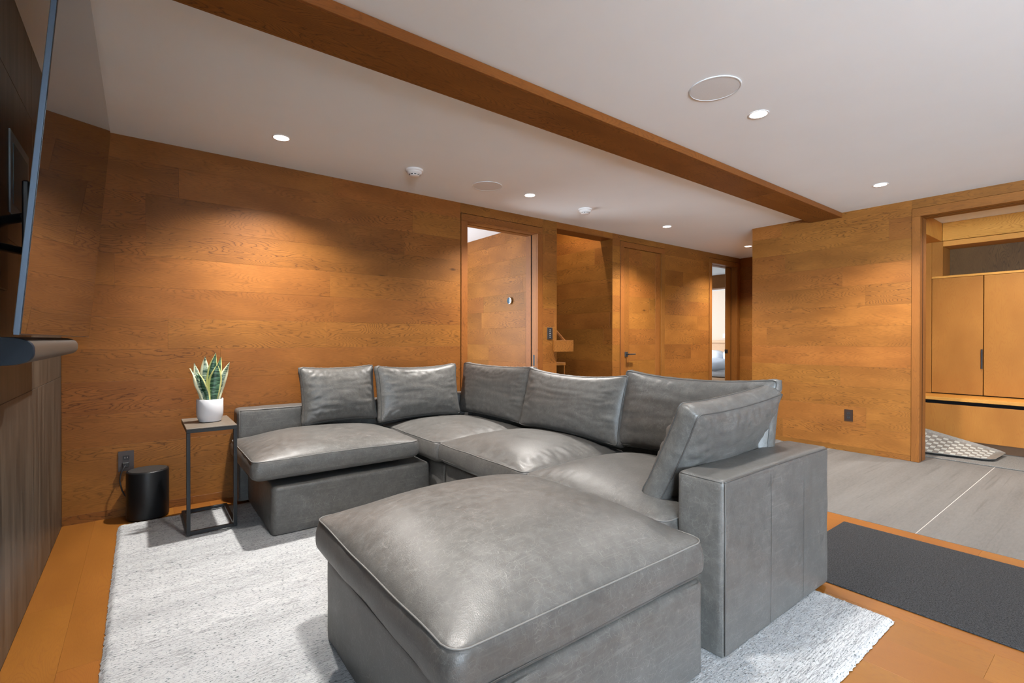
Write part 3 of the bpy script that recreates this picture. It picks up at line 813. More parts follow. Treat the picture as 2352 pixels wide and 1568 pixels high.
# unseen members of the same lighting rows
for (x, y) in ((0.75, 1.387), (0.75, -0.75), (2.87, -0.75), (5.0, -0.75), (0.75, -2.9), (2.87, -2.9), (5.0, -2.9)):
    spot_light('downlight', (x, y, CZ - 0.012), SPOT * (0.9 if y > 0 else 0.3), rad=0.10)
spot_light('mudroom_downlight', (6.35, 0.75, CZ - 0.012), SPOT * 0.42, size=140)
spot_light('mudroom_downlight', (6.35, -0.9, CZ - 0.012), SPOT * 0.42, size=140)

for (x, y, lab) in ((2.369, 3.455, 'small round ceiling speaker grille between smoke detector and recessed light'),
                    (2.398, 1.385, 'large round ceiling speaker grille right of the beam')):
    t = tag(empty('ceiling_speaker', (x, y, CZ)), lab, 'speaker', 'flush ceiling speakers')
    mb = MB(); mb.lathe([(0.128, -0.0005), (0.128, -0.004), (0.123, -0.005), (0.1225, -0.0015)], (x, y, CZ), 64); mb.build('rim', M_grille, t, smooth=True, angle=40)
    mb = MB(); mb.lathe([(0.1215, -0.0005), (0.1215, -0.0035), (0.06, -0.004)], (x, y, CZ), 64); mb.build('grille', M_grille, t)
for (x, y, lab) in ((1.694, 3.472, 'white round smoke detector nearer the television'), (3.574, 3.46, 'white round smoke detector above the stair opening')):
    t = tag(empty('smoke_detector', (x, y, CZ)), lab, 'smoke detector', 'ceiling smoke detectors')
    mb = MB(); mb.lathe([(0.068, -0.0005), (0.068, -0.012), (0.064, -0.016), (0.058, -0.018), (0.058, -0.026), (0.050, -0.036), (0.046, -0.037)], (x, y, CZ), 48)
    mb.build('base', M_white, t, smooth=True, angle=35)
    mb = MB(); mb.lathe([(0.042, -0.0375), (0.040, -0.046), (0.033, -0.051), (0.01, -0.052)], (x, y, CZ), 48); mb.build('sensor_cap', M_white, t, smooth=True, angle=35)
    mb = MB()
    for k in range(10):
        a = 2 * PI * k / 10
        c, s_ = math.cos(a), math.sin(a)
        p = Vector((x + 0.0405 * c, y + 0.0405 * s_, CZ - 0.0425)); tx = Vector((-s_, c, 0)) * 0.008; o_ = Vector((c, s_, 0)) * 0.0012; zz = Vector((0, 0, 0.0022))
        mb.add([p - tx - zz, p + tx - zz, p + tx + zz, p - tx + zz, p - tx - zz + o_, p + tx - zz + o_, p + tx + zz + o_, p - tx + zz + o_],
               [(4, 5, 6, 7), (0, 1, 5, 4), (1, 2, 6, 5), (2, 3, 7, 6), (3, 0, 4, 7)])
    tag(mb.build('vents', M_dark, t), 'dark vent slots')

# ------------------------------------------------------------------ television, soundbar, bracket
tv = tag(empty('television', (-0.2, 2.24, 1.157)), 'large thin flat television tilted forward on the stone wall, screen mirroring the room', 'television')
TILT = math.radians(4.7)
def tvp(s, hgt, dep):
    """s along Y, hgt up the panel, dep behind the screen"""
    return Vector((-0.2 + hgt * math.sin(TILT) - dep * math.cos(TILT), s, 1.158 + hgt * math.cos(TILT) + dep * math.sin(TILT)))
def tvbox(mb, y0, y1, h0, h1, d0, d1):
    mb.add([tvp(y, hh, d) for d in (d0, d1) for hh in (h0, h1) for y in (y0, y1)],
           [(0, 2, 3, 1), (4, 5, 7, 6), (0, 1, 5, 4), (2, 6, 7, 3), (0, 4, 6, 2), (1, 3, 7, 5)])
M_screen, nt, b_ = mat('tv_screen_glass')
b_.inputs['Base Color'].default_value = (0.004, 0.004, 0.005, 1); b_.inputs['Roughness'].default_value = 0.015
b_.inputs['Specular IOR Level'].default_value = 0.9; b_.inputs['IOR'].default_value = 1.65
mb = MB(); tvbox(mb, 1.427, 3.099, 0.003, 0.997, 0.0, 0.0015); mb.build('screen', M_screen, tv)
M_edge = plain('tv_edge_metal', (0.06, 0.085, 0.12), 0.4, metal=0.6)  # blue in the base colour stands in for reflected window daylight
mb = MB(); tvbox(mb, 1.423, 3.103, 0.0, 1.0, 0.0018, 0.0105); tag(mb.build('frame', M_edge, tv), 'thin metal edge, tinted blue for the window it reflects')
mb = MB(); tvbox(mb, 1.430, 3.098, 0.005, 0.995, 0.0107, 0.0125); tvbox(mb, 1.75, 2.73, 0.10, 0.62, 0.0126, 0.045); mb.build('back_cover', M_blackplastic, tv)
br = tag(empty('tv_bracket', (-0.32, 2.1, 1.5)), 'black steel articulated bracket behind the television', 'bracket')
mb = MB(); mb.box(-0.389, -0.375, 2.0, 2.45, 1.32, 1.68, 0.003); mb.build('wall_plate', M_black, br)
mb = MB(); mb.box(-0.268, -0.252, 1.93, 1.985, 1.34, 1.60, 0.004); mb.build('upright', M_gun, br)
mb = MB(); mb.box(-0.268, -0.252, 2.36, 2.415, 1.34, 1.60, 0.004); mb.build('upright', M_gun, br)
mb = MB(); mb.tube([(-0.372, 2.2, 1.5), (-0.315, 2.04, 1.5), (-0.262, 1.957, 1.5)], 0.014, 8); mb.tube([(-0.372, 2.25, 1.45), (-0.315, 2.35, 1.45), (-0.262, 2.387, 1.45)], 0.014, 8); mb.build('arm', M_gun, br, smooth=True, angle=50)
box_ = tag(empty('wall_box', (-0.389, 2.74, 1.84)), 'recessed pale cable box in the stone behind the television', 'wall box')
mb = MB(); mb.box(-0.3895, -0.384, 2.56, 2.93, 1.62, 1.93, 0.001); mb.build('flange', plain('box_cool_tint', (0.34, 0.42, 0.47), 0.5), box_)  # flange's blue-grey puts the cool light on the box into its colour
mb = MB(); mb.box(-0.3838, -0.3820, 2.60, 2.89, 1.66, 1.89, 0.0005); mb.build('cover', plain('box_inside_tint', (0.12, 0.20, 0.25), 0.5), box_)  # darker plate stands for the recess, cool light tinted into its colour

sb = tag(empty('soundbar', (-0.258, 2.05, 1.12)), 'long rounded soundbar under the television', 'soundbar')
M_sb = plain('soundbar_grille', (0.070, 0.058, 0.047), 0.55, noise_amt=0.15, noise_scale=500)  # black grille coloured brown, the warm light on it put into the base
def superell(rx, rz, n=40, p=0.75):
    out = []
    for k in range(n):
        a = 2 * PI * k / n
        f = lambda t: math.copysign(abs(t) ** p, t)
        out.append((f(math.cos(a)) * rx, f(math.sin(a)) * rz))
    return out
prof = superell(0.058, 0.0335)
def bar(mb, stations):
    vs = []; fs = []; n = len(prof)
    for (y, sc_) in stations:
        for (a, c) in prof: vs.append((-0.258 + a * sc_, y, 1.121 + c * sc_))
    for i in range(len(stations) - 1):
        for k in range(n): fs.append((i * n + k, i * n + (k + 1) % n, (i + 1) * n + (k + 1) % n, (i + 1) * n + k))
    fs.append(tuple(range(n))[::-1]); fs.append(tuple((len(stations) - 1) * n + k for k in range(n)))
    mb.add(vs, fs)
mb = MB(); bar(mb, [(1.602, 1.0), (2.58, 1.0), (2.60, 0.93), (2.608, 0.75)]); mb.build('grille', M_sb, sb, smooth=True, angle=45)
mb = MB(); bar(mb, [(1.589, 0.965), (1.593, 0.995), (1.6015, 1.0)]); tag(mb.build('end_cap', plain('soundbar_cap', (0.010, 0.019, 0.032), 0.5, spec=0.18), sb, smooth=True, angle=45), 'dark smooth end cap')  # the cap's blue is the window's reflection put into its colour
mb = MB(); mb.box(-0.389, -0.30, 1.9, 2.2, 1.09, 1.115, 0.002); mb.build('shelf_bracket', M_black, sb)

# ------------------------------------------------------------------ rug, runner
rug = MB()
RX0, RX1, RY0, RY1 = -0.115, 2.435, 0.618, 3.795
nx, ny = 300, 370
vs = []; fs = []
for j in range(ny + 1):
    for i in range(nx + 1):
        x = RX0 + (RX1 - RX0) * i / nx; y = RY0 + (RY1 - RY0) * j / ny
        e = min(i, nx - i, j, ny - j)
        z = 0.019 + 0.0035 * noise.noise(Vector((x * 90, y * 130, 0))) + random.uniform(-0.0012, 0.0012)
        if e == 0:
            z = 0.003
            x += noise.noise(Vector((x * 60, y * 60, 3))) * 0.006 + 0.003 * noise.noise(Vector((x * 5, y * 5, 8))); y += noise.noise(Vector((x * 60, y * 60, 9))) * 0.006
        elif e == 1:
            z = 0.012 + random.uniform(-0.003, 0.003)
            x += random.uniform(-0.004, 0.004); y += random.uniform(-0.004, 0.004)
        vs.append((x, y, z))
for j in range(ny):
    for i in range(nx):
        a = j * (nx + 1) + i
        fs.append((a, a + 1, a + nx + 2, a + nx + 1))
rug.add(vs, fs)
o = rug.build('area_rug', M_rug, origin=(1.16, 2.2, 0.0), smooth=True)
tag(o, 'pale grey flecked wool rug under the sectional sofa', 'rug')
mb = MB(); mb.box(2.578, 3.512, -1.6, 1.155, 0.0008, 0.009, 0.003)
runner = mb.build('runner_mat', M_mat, origin=(3.05, 0, 0.0008))
tag(runner, 'charcoal woven runner mat on the oak boards', 'mat')

# ------------------------------------------------------------------ cushions
def rounded(p, hw, hd, r):
    """square-to-rounded-rectangle"""
    x, y = p
    qx = max(-(hw - r), min(hw - r, x)); qy = max(-(hd - r), min(hd - r, y))
    dx, dy = x - qx, y - qy
    if dx and dy:
        mx = max(abs(dx), abs(dy)); l = math.hypot(dx, dy)
        dx, dy = dx / l * mx, dy / l * mx
    return qx + dx, qy + dy

def cube_grid(nx, ny, nz):
    """closed cube surface grid on [-1,1]^3 -> verts, faces (shared)"""
    ids = {}; vs = []; fs = []
    def vid(i, j, k):
        key = (i, j, k)
        if key not in ids:
            ids[key] = len(vs); vs.append((2 * i / nx - 1, 2 * j / ny - 1, 2 * k / nz - 1))
        return ids[key]
    for i in range(nx):
        for j in range(ny):
            fs.append((vid(i, j, nz), vid(i + 1, j, nz), vid(i + 1, j + 1, nz), vid(i, j + 1, nz)))
            fs.append((vid(i, j, 0), vid(i, j + 1, 0), vid(i + 1, j + 1, 0), vid(i + 1, j, 0)))
    for i in range(nx):
        for k in range(nz):
            fs.append((vid(i, 0, k), vid(i + 1, 0, k), vid(i + 1, 0, k + 1), vid(i, 0, k + 1)))
            fs.append((vid(i, ny, k), vid(i, ny, k + 1), vid(i + 1, ny, k + 1), vid(i + 1, ny, k)))
    for j in range(ny):
        for k in range(nz):
            fs.append((vid(0, j, k), vid(0, j, k + 1), vid(0, j + 1, k + 1), vid(0, j + 1, k)))
            fs.append((vid(nx, j, k), vid(nx, j + 1, k), vid(nx, j + 1, k + 1), vid(nx, j, k + 1)))
    return vs, fs

def seat_cushion(x0, x1, y0, y1, zb, zs, crown, parent, r=0.045, seed=0, wr=0.004, name='seat_cushion', pw=2.6, pucker=(1, 1, 1, 1)):
    """box cushion with crowned top; seam at zs; pucker = wrinkle strength on -x,+x,-y,+y edges"""
    cx, cy = (x0 + x1) / 2, (y0 + y1) / 2; hw, hd = (x1 - x0) / 2, (y1 - y0) / 2
    vs, fs = cube_grid(72, 72, 10)
    out = []
    hb = zs - zb
    def corner(u, v):   # corners of the panel are pulled up and out a touch
        return (abs(u) ** 6) * (abs(v) ** 6)
    for (a, b2, c) in vs:
        px, py = rounded((a * hw, b2 * hd), hw, hd, r)
        t = (c + 1) / 2
        bul = 0.012 * (1 - (2 * t - 1) ** 2)
        m_ = max(abs(a), abs(b2))
        z = zb + hb * t
        if m_ >= 0.999 and 0 < t < 1:
            px *= 1 + bul / hw; py *= 1 + bul / hd
            if t < 0.25: 
                k = (0.25 - t) / 0.25
                px *= 1 - 0.018 * k * k / hw; py *= 1 - 0.018 * k * k / hd
        if t >= 1:
            prof_ = (1 - abs(a) ** pw) * (1 - abs(b2) ** pw)
            z = zs + crown * prof_ ** 0.75
            # gentle sagging, wrinkles near the seams
            q = Vector((cx + px, cy + py, 0))
            fall = min(1.0, prof_ * 6)
            z += fall * (0.007 * noise.noise(q * 3.0 + Vector((seed, 0, 0))) + 0.0005 * noise.noise(q * 14 + Vector((0, seed, 0))))
            for (dist, along, w_) in ((1 + a, py, pucker[0]), (1 - a, py, pucker[1]), (1 + b2, px, pucker[2]), (1 - b2, px, pucker[3])):
                if dist < 0.35:
                    kk = math.sin(dist / 0.35 * PI)
                    z += w_ * wr * kk * noise.noise(Vector((along * 26 + seed, dist * 5, seed)))
        elif t <= 0:
            z = zb - 0.012 * (1 - a ** 4) * (1 - b2 ** 4)
            px *= 1 - 0.018 / hw; py *= 1 - 0.018 / hd
        else:
            q = Vector((cx + px, cy + py, z))
            d = 0.004 * noise.noise(q * 7 + Vector((seed, 0, 0)))
            px += d * (1 if a > 0 else -1) * (abs(a) > .99); py += d * (1 if b2 > 0 else -1) * (abs(b2) > .99)
        # seam line of the top panel wavers slightly
        if m_ >= 0.999 and t > 0.5:
            z += (t - .5) * 2 * 0.006 * noise.noise(Vector((px * 4, py * 4, seed)))
        out.append((cx + px, cy + py, z))
    mb = MB(); mb.add(out, fs)
    o = mb.build(name, M_leather, parent, smooth=True)
    # seams
    def loop(zz, grow, n=44):
        pts = []
        sides = [(-1, -1, 1, 0), (1, -1, 0, 1), (1, 1, -1, 0), (-1, 1, 0, -1)]
        for (sx, sy, dx, dy) in sides:
            for k in range(n):
                a = sx + dx * 2 * k / n; b2 = sy + dy * 2 * k / n
                px, py = rounded((a * hw, b2 * hd), hw, hd, r)
                pts.append((cx + px * (1 + grow / hw), cy + py * (1 + grow / hd),
                            zz + 0.006 * noise.noise(Vector((px * 4, py * 4, seed))) * (1 if zz > zb + hb * .7 else 0.3)))
        return pts
    mb = MB(); mb.tube(loop(zs + 0.0005, 0.0005), 0.0025, 6, True); mb.build('seam', M_seam, o, smooth=True)
    mb = MB(); mb.tube(loop(zb + hb * 0.22, 0.0065), 0.0022, 6, True); mb.build('seam', M_seam_d, o, smooth=True)
    return o

def soft_box(name, x0, x1, y0, y1, z0, z1, parent, r=0.03, top=0.02, bulge=0.006, seed=0, mat_=None, n=(30, 30, 24)):
    """upholstered block: rounded vertical corners, softened top edge"""
    mat_ = mat_ or M_leather
    cx, cy = (x0 + x1) / 2, (y0 + y1) / 2; hw, hd = (x1 - x0) / 2, (y1 - y0) / 2
    vs, fs = cube_grid(*n)
    out = []
    for (a, b2, c) in vs:
        # concentrate rows near the edges
        ca = math.copysign(1 - (1 - abs(a)) ** 1.6, a) if a else 0; cb = math.copysign(1 - (1 - abs(b2)) ** 1.6, b2) if b2 else 0; cc = math.copysign(1 - (1 - abs(c)) ** 1.6, c) if c else 0
        px, py = rounded((ca * hw, cb * hd), hw, hd, r)
        z = (z0 + z1) / 2 + cc * (z1 - z0) / 2
        # softened top edge
        m_ = max(abs(ca) * hw - (hw - top), abs(cb) * hd - (hd - top), 0)
        if z > z1 - top and m_ > 0:
            dz = z - (z1 - top); l = math.hypot(m_, dz); mx = max(m_, dz)
            if l > 0:
                nz_ = dz / l * mx; nm = m_ / l * mx
                z = z1 - top + nz_
                k = (m_ - nm)
                px *= 1 - k / hw * (abs(ca) * hw > hw - top); py *= 1 - k / hd * (abs(cb) * hd > hd - top)
        q = Vector((cx + px, cy + py, z))
        d = bulge * noise.noise(q * 2.2 + Vector((seed, 1, 0))) + 0.0018 * noise.noise(q * 9 + Vector((seed, 0, 5)))
        if abs(a) > .999: px += math.copysign(d + bulge * (1 - c * c) * (1 - b2 * b2), a)
        if abs(b2) > .999: py += math.copysign(d + bulge * (1 - c * c) * (1 - a * a), b2)
        if c > .999: z += d + bulge * (1 - a * a) * (1 - b2 * b2)
        out.append((cx + px, cy + py, z))
    mb = MB(); mb.add(out, fs)
    return mb.build(name, mat_, parent, smooth=True)

RZ = 0.0235
def vseam(parent, pts, r=0.0022, m=None):
    mb = MB(); mb.tube(pts, r, 6); return mb.build('seam', m or M_seam_d, parent, smooth=True)

# ottoman
ott = tag(empty('ottoman', (1.04, 1.42, RZ)), 'large square grey leather ottoman with a plump top cushion in front', 'ottoman')
ob = soft_box('base', 0.560, 1.527, 0.912, 1.905, RZ, 0.338, ott, r=0.035, top=0.03, bulge=0.006, seed=3)
seat_cushion(0.530, 1.520, 0.908, 1.925, 0.343, 0.468, 0.126, ott, r=0.05, seed=11, wr=0.0008)

# sectional
sofa = tag(empty('sectional_sofa', (1.6, 2.6, RZ)), 'grey leather sectional sofa wrapping the corner of the rug', 'sofa')
# near module with arm
soft_box('base', 1.600, 2.36, 1.10, 1.935, RZ, 0.330, sofa, seed=5)
arm = soft_box('armrest', 1.632, 2.560, 0.905, 1.092, RZ, 0.648, sofa, r=0.018, top=0.016, bulge=0.005, seed=7, n=(44, 16, 40))
# seams of the arm: outline of the outer panel, front edge, two vertical joins
vseam(arm, [(1.640, 0.903, 0.03), (1.640, 0.903, 0.638)]); 
vseam(arm, [(1.64 + 0.9 * k / 20, 0.9055, 0.6425 + 0.003 * math.sin(k / 20 * PI)) for k in range(21)], 0.0026)
vseam(arm, [(1.6345, 0.915 + 0.165 * k / 8, 0.642) for k in range(9)])
for xx in (1.98, 2.28):
    vseam(arm, [(xx, 0.8985 + 0.0025 * abs(2 * k / 12 - 1) ** 2, 0.03 + 0.59 * k / 12) for k in range(13)], 0.0006)
seat_cushion(1.560, 2.37, 1.100, 1.938, 0.340, 0.462, 0.075, sofa, seed=21, wr=0.003)
# middle module
soft_box('base', 1.612, 2.36, 1.945, 2.850, RZ, 0.325, sofa, seed=8)
seat_cushion(1.570, 2.37, 1.948, 2.862, 0.335, 0.460, 0.085, sofa, seed=33, wr=0.005, pucker=(0.6, 1, 1.6, 1))
# corner module
soft_box('base', 1.612, 2.36, 2.865, 3.93, RZ, 0.315, sofa, seed=9)
seat_cushion(1.562, 2.37, 2.870, 3.80, 0.325, 0.456, 0.06, sofa, seed=43, wr=0.003)
# left module
soft_box('base', 0.595, 1.600, 3.030, 3.965, RZ, 0.300, sofa, seed=10)
seat_cushion(0.488, 1.500, 3.000, 3.800, 0.350, 0.462, 0.085, sofa, seed=53, wr=0.002)
# low backs
lb = soft_box('backrest', 0.530, 2.55, 3.82, 3.985, RZ, 0.655, sofa, r=0.022, top=0.02, seed=12, n=(60, 16, 30))
vseam(lb, [(0.545 + 0.9 * k / 12, 3.8235, 0.650) for k in range(13)], 0.0022)
vseam(lb, [(0.541, 3.821, 0.04), (0.541, 3.821, 0.645)], 0.0022)
soft_box('backrest', 2.44, 2.555, 1.094, 3.818, RZ, 0.645, sofa, r=0.02, top=0.02, seed=13, n=(16, 60, 30))

def pillow(label, c, w, h, th, rot, seed, gus=0.07, wr=0.009, ears=0.018, slump=0.0):
    """loose back cushion; local x = width, local z = up, local y = thickness. rot = Matrix 3x3"""
    t = tag(empty('back_cushion', c), label, 'cushion', 'loose leather back cushions')
    hw, hh, hg = w / 2, h / 2, gus / 2
    vs, fs = cube_grid(56, 8, 44)
    def shape(a, b2, cc):
        # outline with soft concave edges and pointed corners
        ox = a * hw * (1 - ears / hw * (1 - abs(cc) ** 2.5)) if abs(a) > 0 else 0
        oz = cc * hh * (1 - ears / hh * (1 - abs(a) ** 2.5))
        ox, oz = rounded((ox, oz), hw, hh, 0.03)
        prof_ = (1 - abs(a) ** 2.4) * (1 - abs(cc) ** 2.4)
        half = hg + (th / 2 - hg) * max(prof_, 0) ** 0.6
        y = b2 * half
        if max(abs(a), abs(cc)) > 0.999:
            bl = 0.010 * (1 - b2 * b2)
            ox += math.copysign(bl, a) * (abs(a) > .999); oz += math.copysign(bl, cc) * (abs(cc) > .999)
        if abs(b2) < 0.99:
            ox += math.copysign(0.005 * noise.noise(Vector((oz * 45 + seed, b2 * 1.5, seed))), a) * (abs(a) > .999)
            oz += math.copysign(0.005 * noise.noise(Vector((ox * 45 + seed, b2 * 1.5, seed))), cc) * (abs(cc) > .999)
        # slump: lower half fuller
        y *= 1 + slump * (-cc) * 0.25
        q = Vector((ox * 3 + seed, cc * 3, b2))
        ed = 1 - prof_
        d = 0.008 * noise.noise(q * 1.2)
        for (dist, along) in ((1 + a, oz), (1 - a, oz), (1 + cc, ox), (1 - cc, ox)):
            if dist < 0.4:
                kk = math.sin(min(dist / 0.4, 1) * PI) if abs(b2) > .99 else 0.5
                d += wr * kk * noise.noise(Vector((along * 34 + seed * 3, dist * 4, seed + b2)))
        if abs(b2) > 0.99: y += math.copysign(d, b2) * (0.2 + 0.8 * min(1, prof_ * 5))
        oz -= slump * 0.03 * (1 - a * a) * (cc + 1) / 2
        return Vector((ox, y, oz))
    pts = [rot @ shape(*v) + Vector(c) for v in vs]
    mb = MB(); mb.add(pts, fs)
    b = mb.build('cover', M_leather, t, smooth=True)
    for sgn in (-1, 1):
        lp = []
        for (sx, sz_, dx, dz, n) in ((-1, -1, 1, 0, 40), (1, -1, 0, 1, 30), (1, 1, -1, 0, 40), (-1, 1, 0, -1, 30)):
            for k in range(n):
                lp.append(rot @ (shape(sx + dx * 2 * k / n, sgn, sz_ + dz * 2 * k / n) * 1.0) + Vector(c))
        mb = MB(); mb.tube(lp, 0.0032, 6, True); mb.build('seam', M_seam_d, b, smooth=True)
    return t

def R3(zr, xr, yr=0.0):
    return (Matrix.Rotation(math.radians(zr), 3, 'Z') @ Matrix.Rotation(math.radians(xr), 3, 'X') @ Matrix.Rotation(math.radians(yr), 3, 'Y'))
# face of a cushion: local -y looks out
pillow('grey leather back cushion at the left end, square, its seam dark at the left', (1.19, 3.715, 0.735), 0.565, 0.42, 0.20, R3(4, -11, 0), 2.0, gus=0.05)
pillow('grey leather back cushion second from the left, smooth and shiny', (1.845, 3.70, 0.715), 0.74, 0.44, 0.20, R3(2, -9, 0), 5.0, slump=0.3)
pillow('dark grey leather back cushion turned sideways in the sofa corner', (2.365, 3.33, 0.715), 0.98, 0.44, 0.17, R3(-90, -8, 0), 8.0)
pillow('grey leather back cushion in the middle of the long side', (2.335, 2.385, 0.715), 0.95, 0.43, 0.22, R3(-90, -12, 0), 11.0, slump=0.6)
pillow('grey leather back cushion behind the one that leans on the armrest', (2.358, 1.500, 0.735), 0.90, 0.45, 0.22, R3(-90, -11, 0), 14.0, slump=0.5, gus=0.06)
pillow('creased grey leather cushion leaning askew over the armrest', (2.035, 1.165, 0.700), 0.73, 0.45, 0.20, R3(182, -26, 3), 17.0, gus=0.085, wr=0.014)

# ------------------------------------------------------------------ side table, plant
tb = tag(empty('side_table', (0.33, 3.54, RZ + 0.004)), 'narrow black metal side table with a brown top beside the sofa', 'side table')
zt = 0.637; zf = RZ + 0.004
ta = (0.203, 0.457, 3.32, 3.765)
mb = MB(); mb.box(ta[0], ta[1], ta[2], ta[3], zt - 0.006, zt, 0.001)
M_top = plain('table_top_stone', (0.115, 0.093, 0.071), 0.5, noise_amt=0.12, noise_scale=20)
tag(mb.build('top', M_top, tb), 'grey-brown slab top')
q = 0.019
mb = MB()
mb.box(ta[0], ta[1], ta[2], ta[2] + q, zt - 0.026, zt - 0.0065, 0.001); mb.box(ta[0], ta[1], ta[3] - q, ta[3], zt - 0.026, zt - 0.0065, 0.001)
mb.box(ta[0], ta[0] + q, ta[2] + q, ta[3] - q, zt - 0.026, zt - 0.0065, 0.001); mb.box(ta[1] - q, ta[1], ta[2] + q, ta[3] - q, zt - 0.026, zt - 0.0065, 0.001)
mb.build('top_frame', M_gun, tb)
for xx in (ta[0], ta[1] - q):
    mb = MB(); mb.box(xx, xx + q, ta[2], ta[2] + 0.024, zf, zt - 0.0265, 0.001); mb.build('leg', M_gun, tb)
mb = MB()
mb.box(ta[0] + q, ta[1] - q, ta[2], ta[2] + q, zf, zf + q, 0.001); mb.box(ta[0], ta[1], ta[3] - q, ta[3], zf, zf + q, 0.001)
mb.box(ta[0], ta[0] + q, ta[2] + 0.0245, ta[3] - q, zf, zf + q, 0.001); mb.box(ta[1] - q, ta[1], ta[2] + 0.0245, ta[3] - q, zf, zf + q, 0.001)
mb.build('foot_frame', M_gun, tb)

pc = (0.340, 3.555, zt + 0.0005)
pl = tag(empty('potted_snake_plant', pc), 'variegated snake plant in a white pot on the side table', 'plant')
M_pot = plain('white_ceramic', (0.72, 0.72, 0.75), 0.35, noise_amt=0.01)
PS = 0.80
mb = MB(); mb.lathe([(r_ * PS, h_ * 0.92) for r_, h_ in [(0.060, 0.0), (0.074, 0.003), (0.0765, 0.012), (0.083, 0.024), (0.0895, 0.045), (0.0905, 0.075), (0.0905, 0.150), (0.088, 0.1525), (0.0855, 0.150), (0.085, 0.128), (0.01, 0.126)]], pc, 64)
mb.build('pot', M_pot, pl, smooth=True, angle=50)
mb = MB(); mb.lathe([(0.0845 * PS, 0.112), (0.0845 * PS, 0.124), (0.032, 0.128), (0.005, 0.128)], pc, 40)
mb.build('soil', plain('potting_soil', (0.035, 0.024, 0.016), 0.95, noise_amt=0.5, noise_scale=200), pl)
def leafmat(name, pale):
    m, nt, b = mat(name)
    uv = N(nt, 'ShaderNodeUVMap'); sep = N(nt, 'ShaderNodeSeparateXYZ'); L(nt, uv.outputs[0], sep.inputs[0])
    e = math_node(nt, 'ABSOLUTE', math_node(nt, 'SUBTRACT', math_node(nt, 'MULTIPLY', sep.outputs[0], 2.0), 1.0))
    tc = N(nt, 'ShaderNodeTexCoord'); mp = N(nt, 'ShaderNodeMapping'); L(nt, tc.outputs['Object'], mp.inputs[0]); mp.inputs['Scale'].default_value = (25, 25, 150)
    n = N(nt, 'ShaderNodeTexNoise', _Scale=1.0, _Detail=3.0, _Distortion=0.5); L(nt, mp.outputs[0], n.inputs['Vector'])
    g = ramp(nt, n.outputs[0], [(0.42, (0.012, 0.055, 0.028)), (0.60, (0.13, 0.27, 0.16) if not pale else (0.42, 0.52, 0.40))])
    e2 = math_node(nt, 'ADD', e, math_node(nt, 'MULTIPLY', math_node(nt, 'SUBTRACT', n.outputs[0], 0.5), 0.12))
    k = ramp(nt, e2, [(0.66, 0.0), (0.74, 1.0)] if not pale else [(0.45, 0.0), (0.6, 1.0)])
    L(nt, mixc(nt, k, g, (0.62, 0.62, 0.24) if not pale else (0.74, 0.74, 0.50)), b.inputs['Base Color'])
    b.inputs['Roughness'].default_value = 0.4
    return m
M_leaf = leafmat('snake_leaf', False); M_leafp = leafmat('snake_leaf_pale', True)
def leaf_blade(bx, by, hgt, wid, yaw, lean, leandir, curve, m, twist=0.0, basew=0.5):
    n, k = 18, 8
    base = Vector((pc[0] + bx * PS, pc[1] + by * PS, pc[2] + 0.12)); lean *= 1.5; curve *= 1.2
    d = Vector((math.cos(leandir), math.sin(leandir), 0))
    vs = []; uvs = []
    for side in (0, 1):
        for i in range(n + 1):
            t = i / n
            w = wid * (basew + (1 - basew) * min(1, t / 0.45) ** 0.8) * (1 - max(0, (t - 0.55) / 0.45) ** 1.7)
            w = max(w, 0.0008)
            cpt = base + Vector((0, 0, 1)) * hgt * t + d * (lean * t + curve * t * t)
            ya = yaw + twist * t
            wx = Vector((math.cos(ya), math.sin(ya), 0)); nn = Vector((-math.sin(ya), math.cos(ya), 0))
            for j in range(k + 1):
                s = 2 * j / k - 1
                p = cpt + wx * s * w / 2 + nn * (0.22 * w * s * s) + nn * (0.0022 * (1 - s * s) + 0.0004) * (1 if side else -1)
                p += nn * 0.004 * math.sin(t * 11 + bx * 100) * abs(s)
                vs.append(p); uvs.append((j / k, t))
    fs = []; Kn = (n + 1) * (k + 1)
    for side in (0, 1):
        for i in range(n):
            for j in range(k):
                q = [side * Kn + i * (k + 1) + j, side * Kn + i * (k + 1) + j + 1, side * Kn + (i + 1) * (k + 1) + j + 1, side * Kn + (i + 1) * (k + 1) + j]
                fs.append(q if side else q[::-1])
    for i in range(n):
        for j in (0, k):
            a = i * (k + 1) + j; b2 = (i + 1) * (k + 1) + j
            fs.append((a, b2, b2 + Kn, a + Kn))
    mb = MB(); mb.add(vs, fs)
    o = mb.build('leaf', m, pl, smooth=True, angle=70)
    ul = o.data.uv_layers.new(name='UVMap')
    for lp in o.data.loops: ul.data[lp.index].uv = uvs[lp.vertex_index]
    return o
cy_ = math.radians(-0)   # leaves face the camera side (-y)
leaf_blade(0.022, -0.035, 0.235, 0.076, 0.05, 0.010, 0.0, 0.004, M_leaf)
leaf_blade(0.004, 0.010, 0.305, 0.062, -0.2, 0.012, 0.3, 0.010, M_leaf, 0.5)
leaf_blade(-0.026, 0.030, 0.285, 0.060, 0.2, -0.004, 0.0, 0.004, M_leafp)
leaf_blade(-0.040, 0.000, 0.245, 0.052, 0.35, 0.030, PI, 0.004, M_leafp, 0.2)
leaf_blade(-0.036, -0.036, 0.215, 0.044, 0.5, 0.022, PI, 0.036, M_leafp, 0.7)
leaf_blade(-0.014, -0.045, 0.19, 0.042, -0.5, 0.030, PI, 0.010, M_leaf, -0.5)
leaf_blade(0.050, 0.015, 0.245, 0.050, -0.45, 0.016, 0.0, 0.038, M_leafp, 0.5)
leaf_blade(0.035, 0.045, 0.280, 0.046, -0.3, 0.014, 0.3, 0.014, M_leaf)

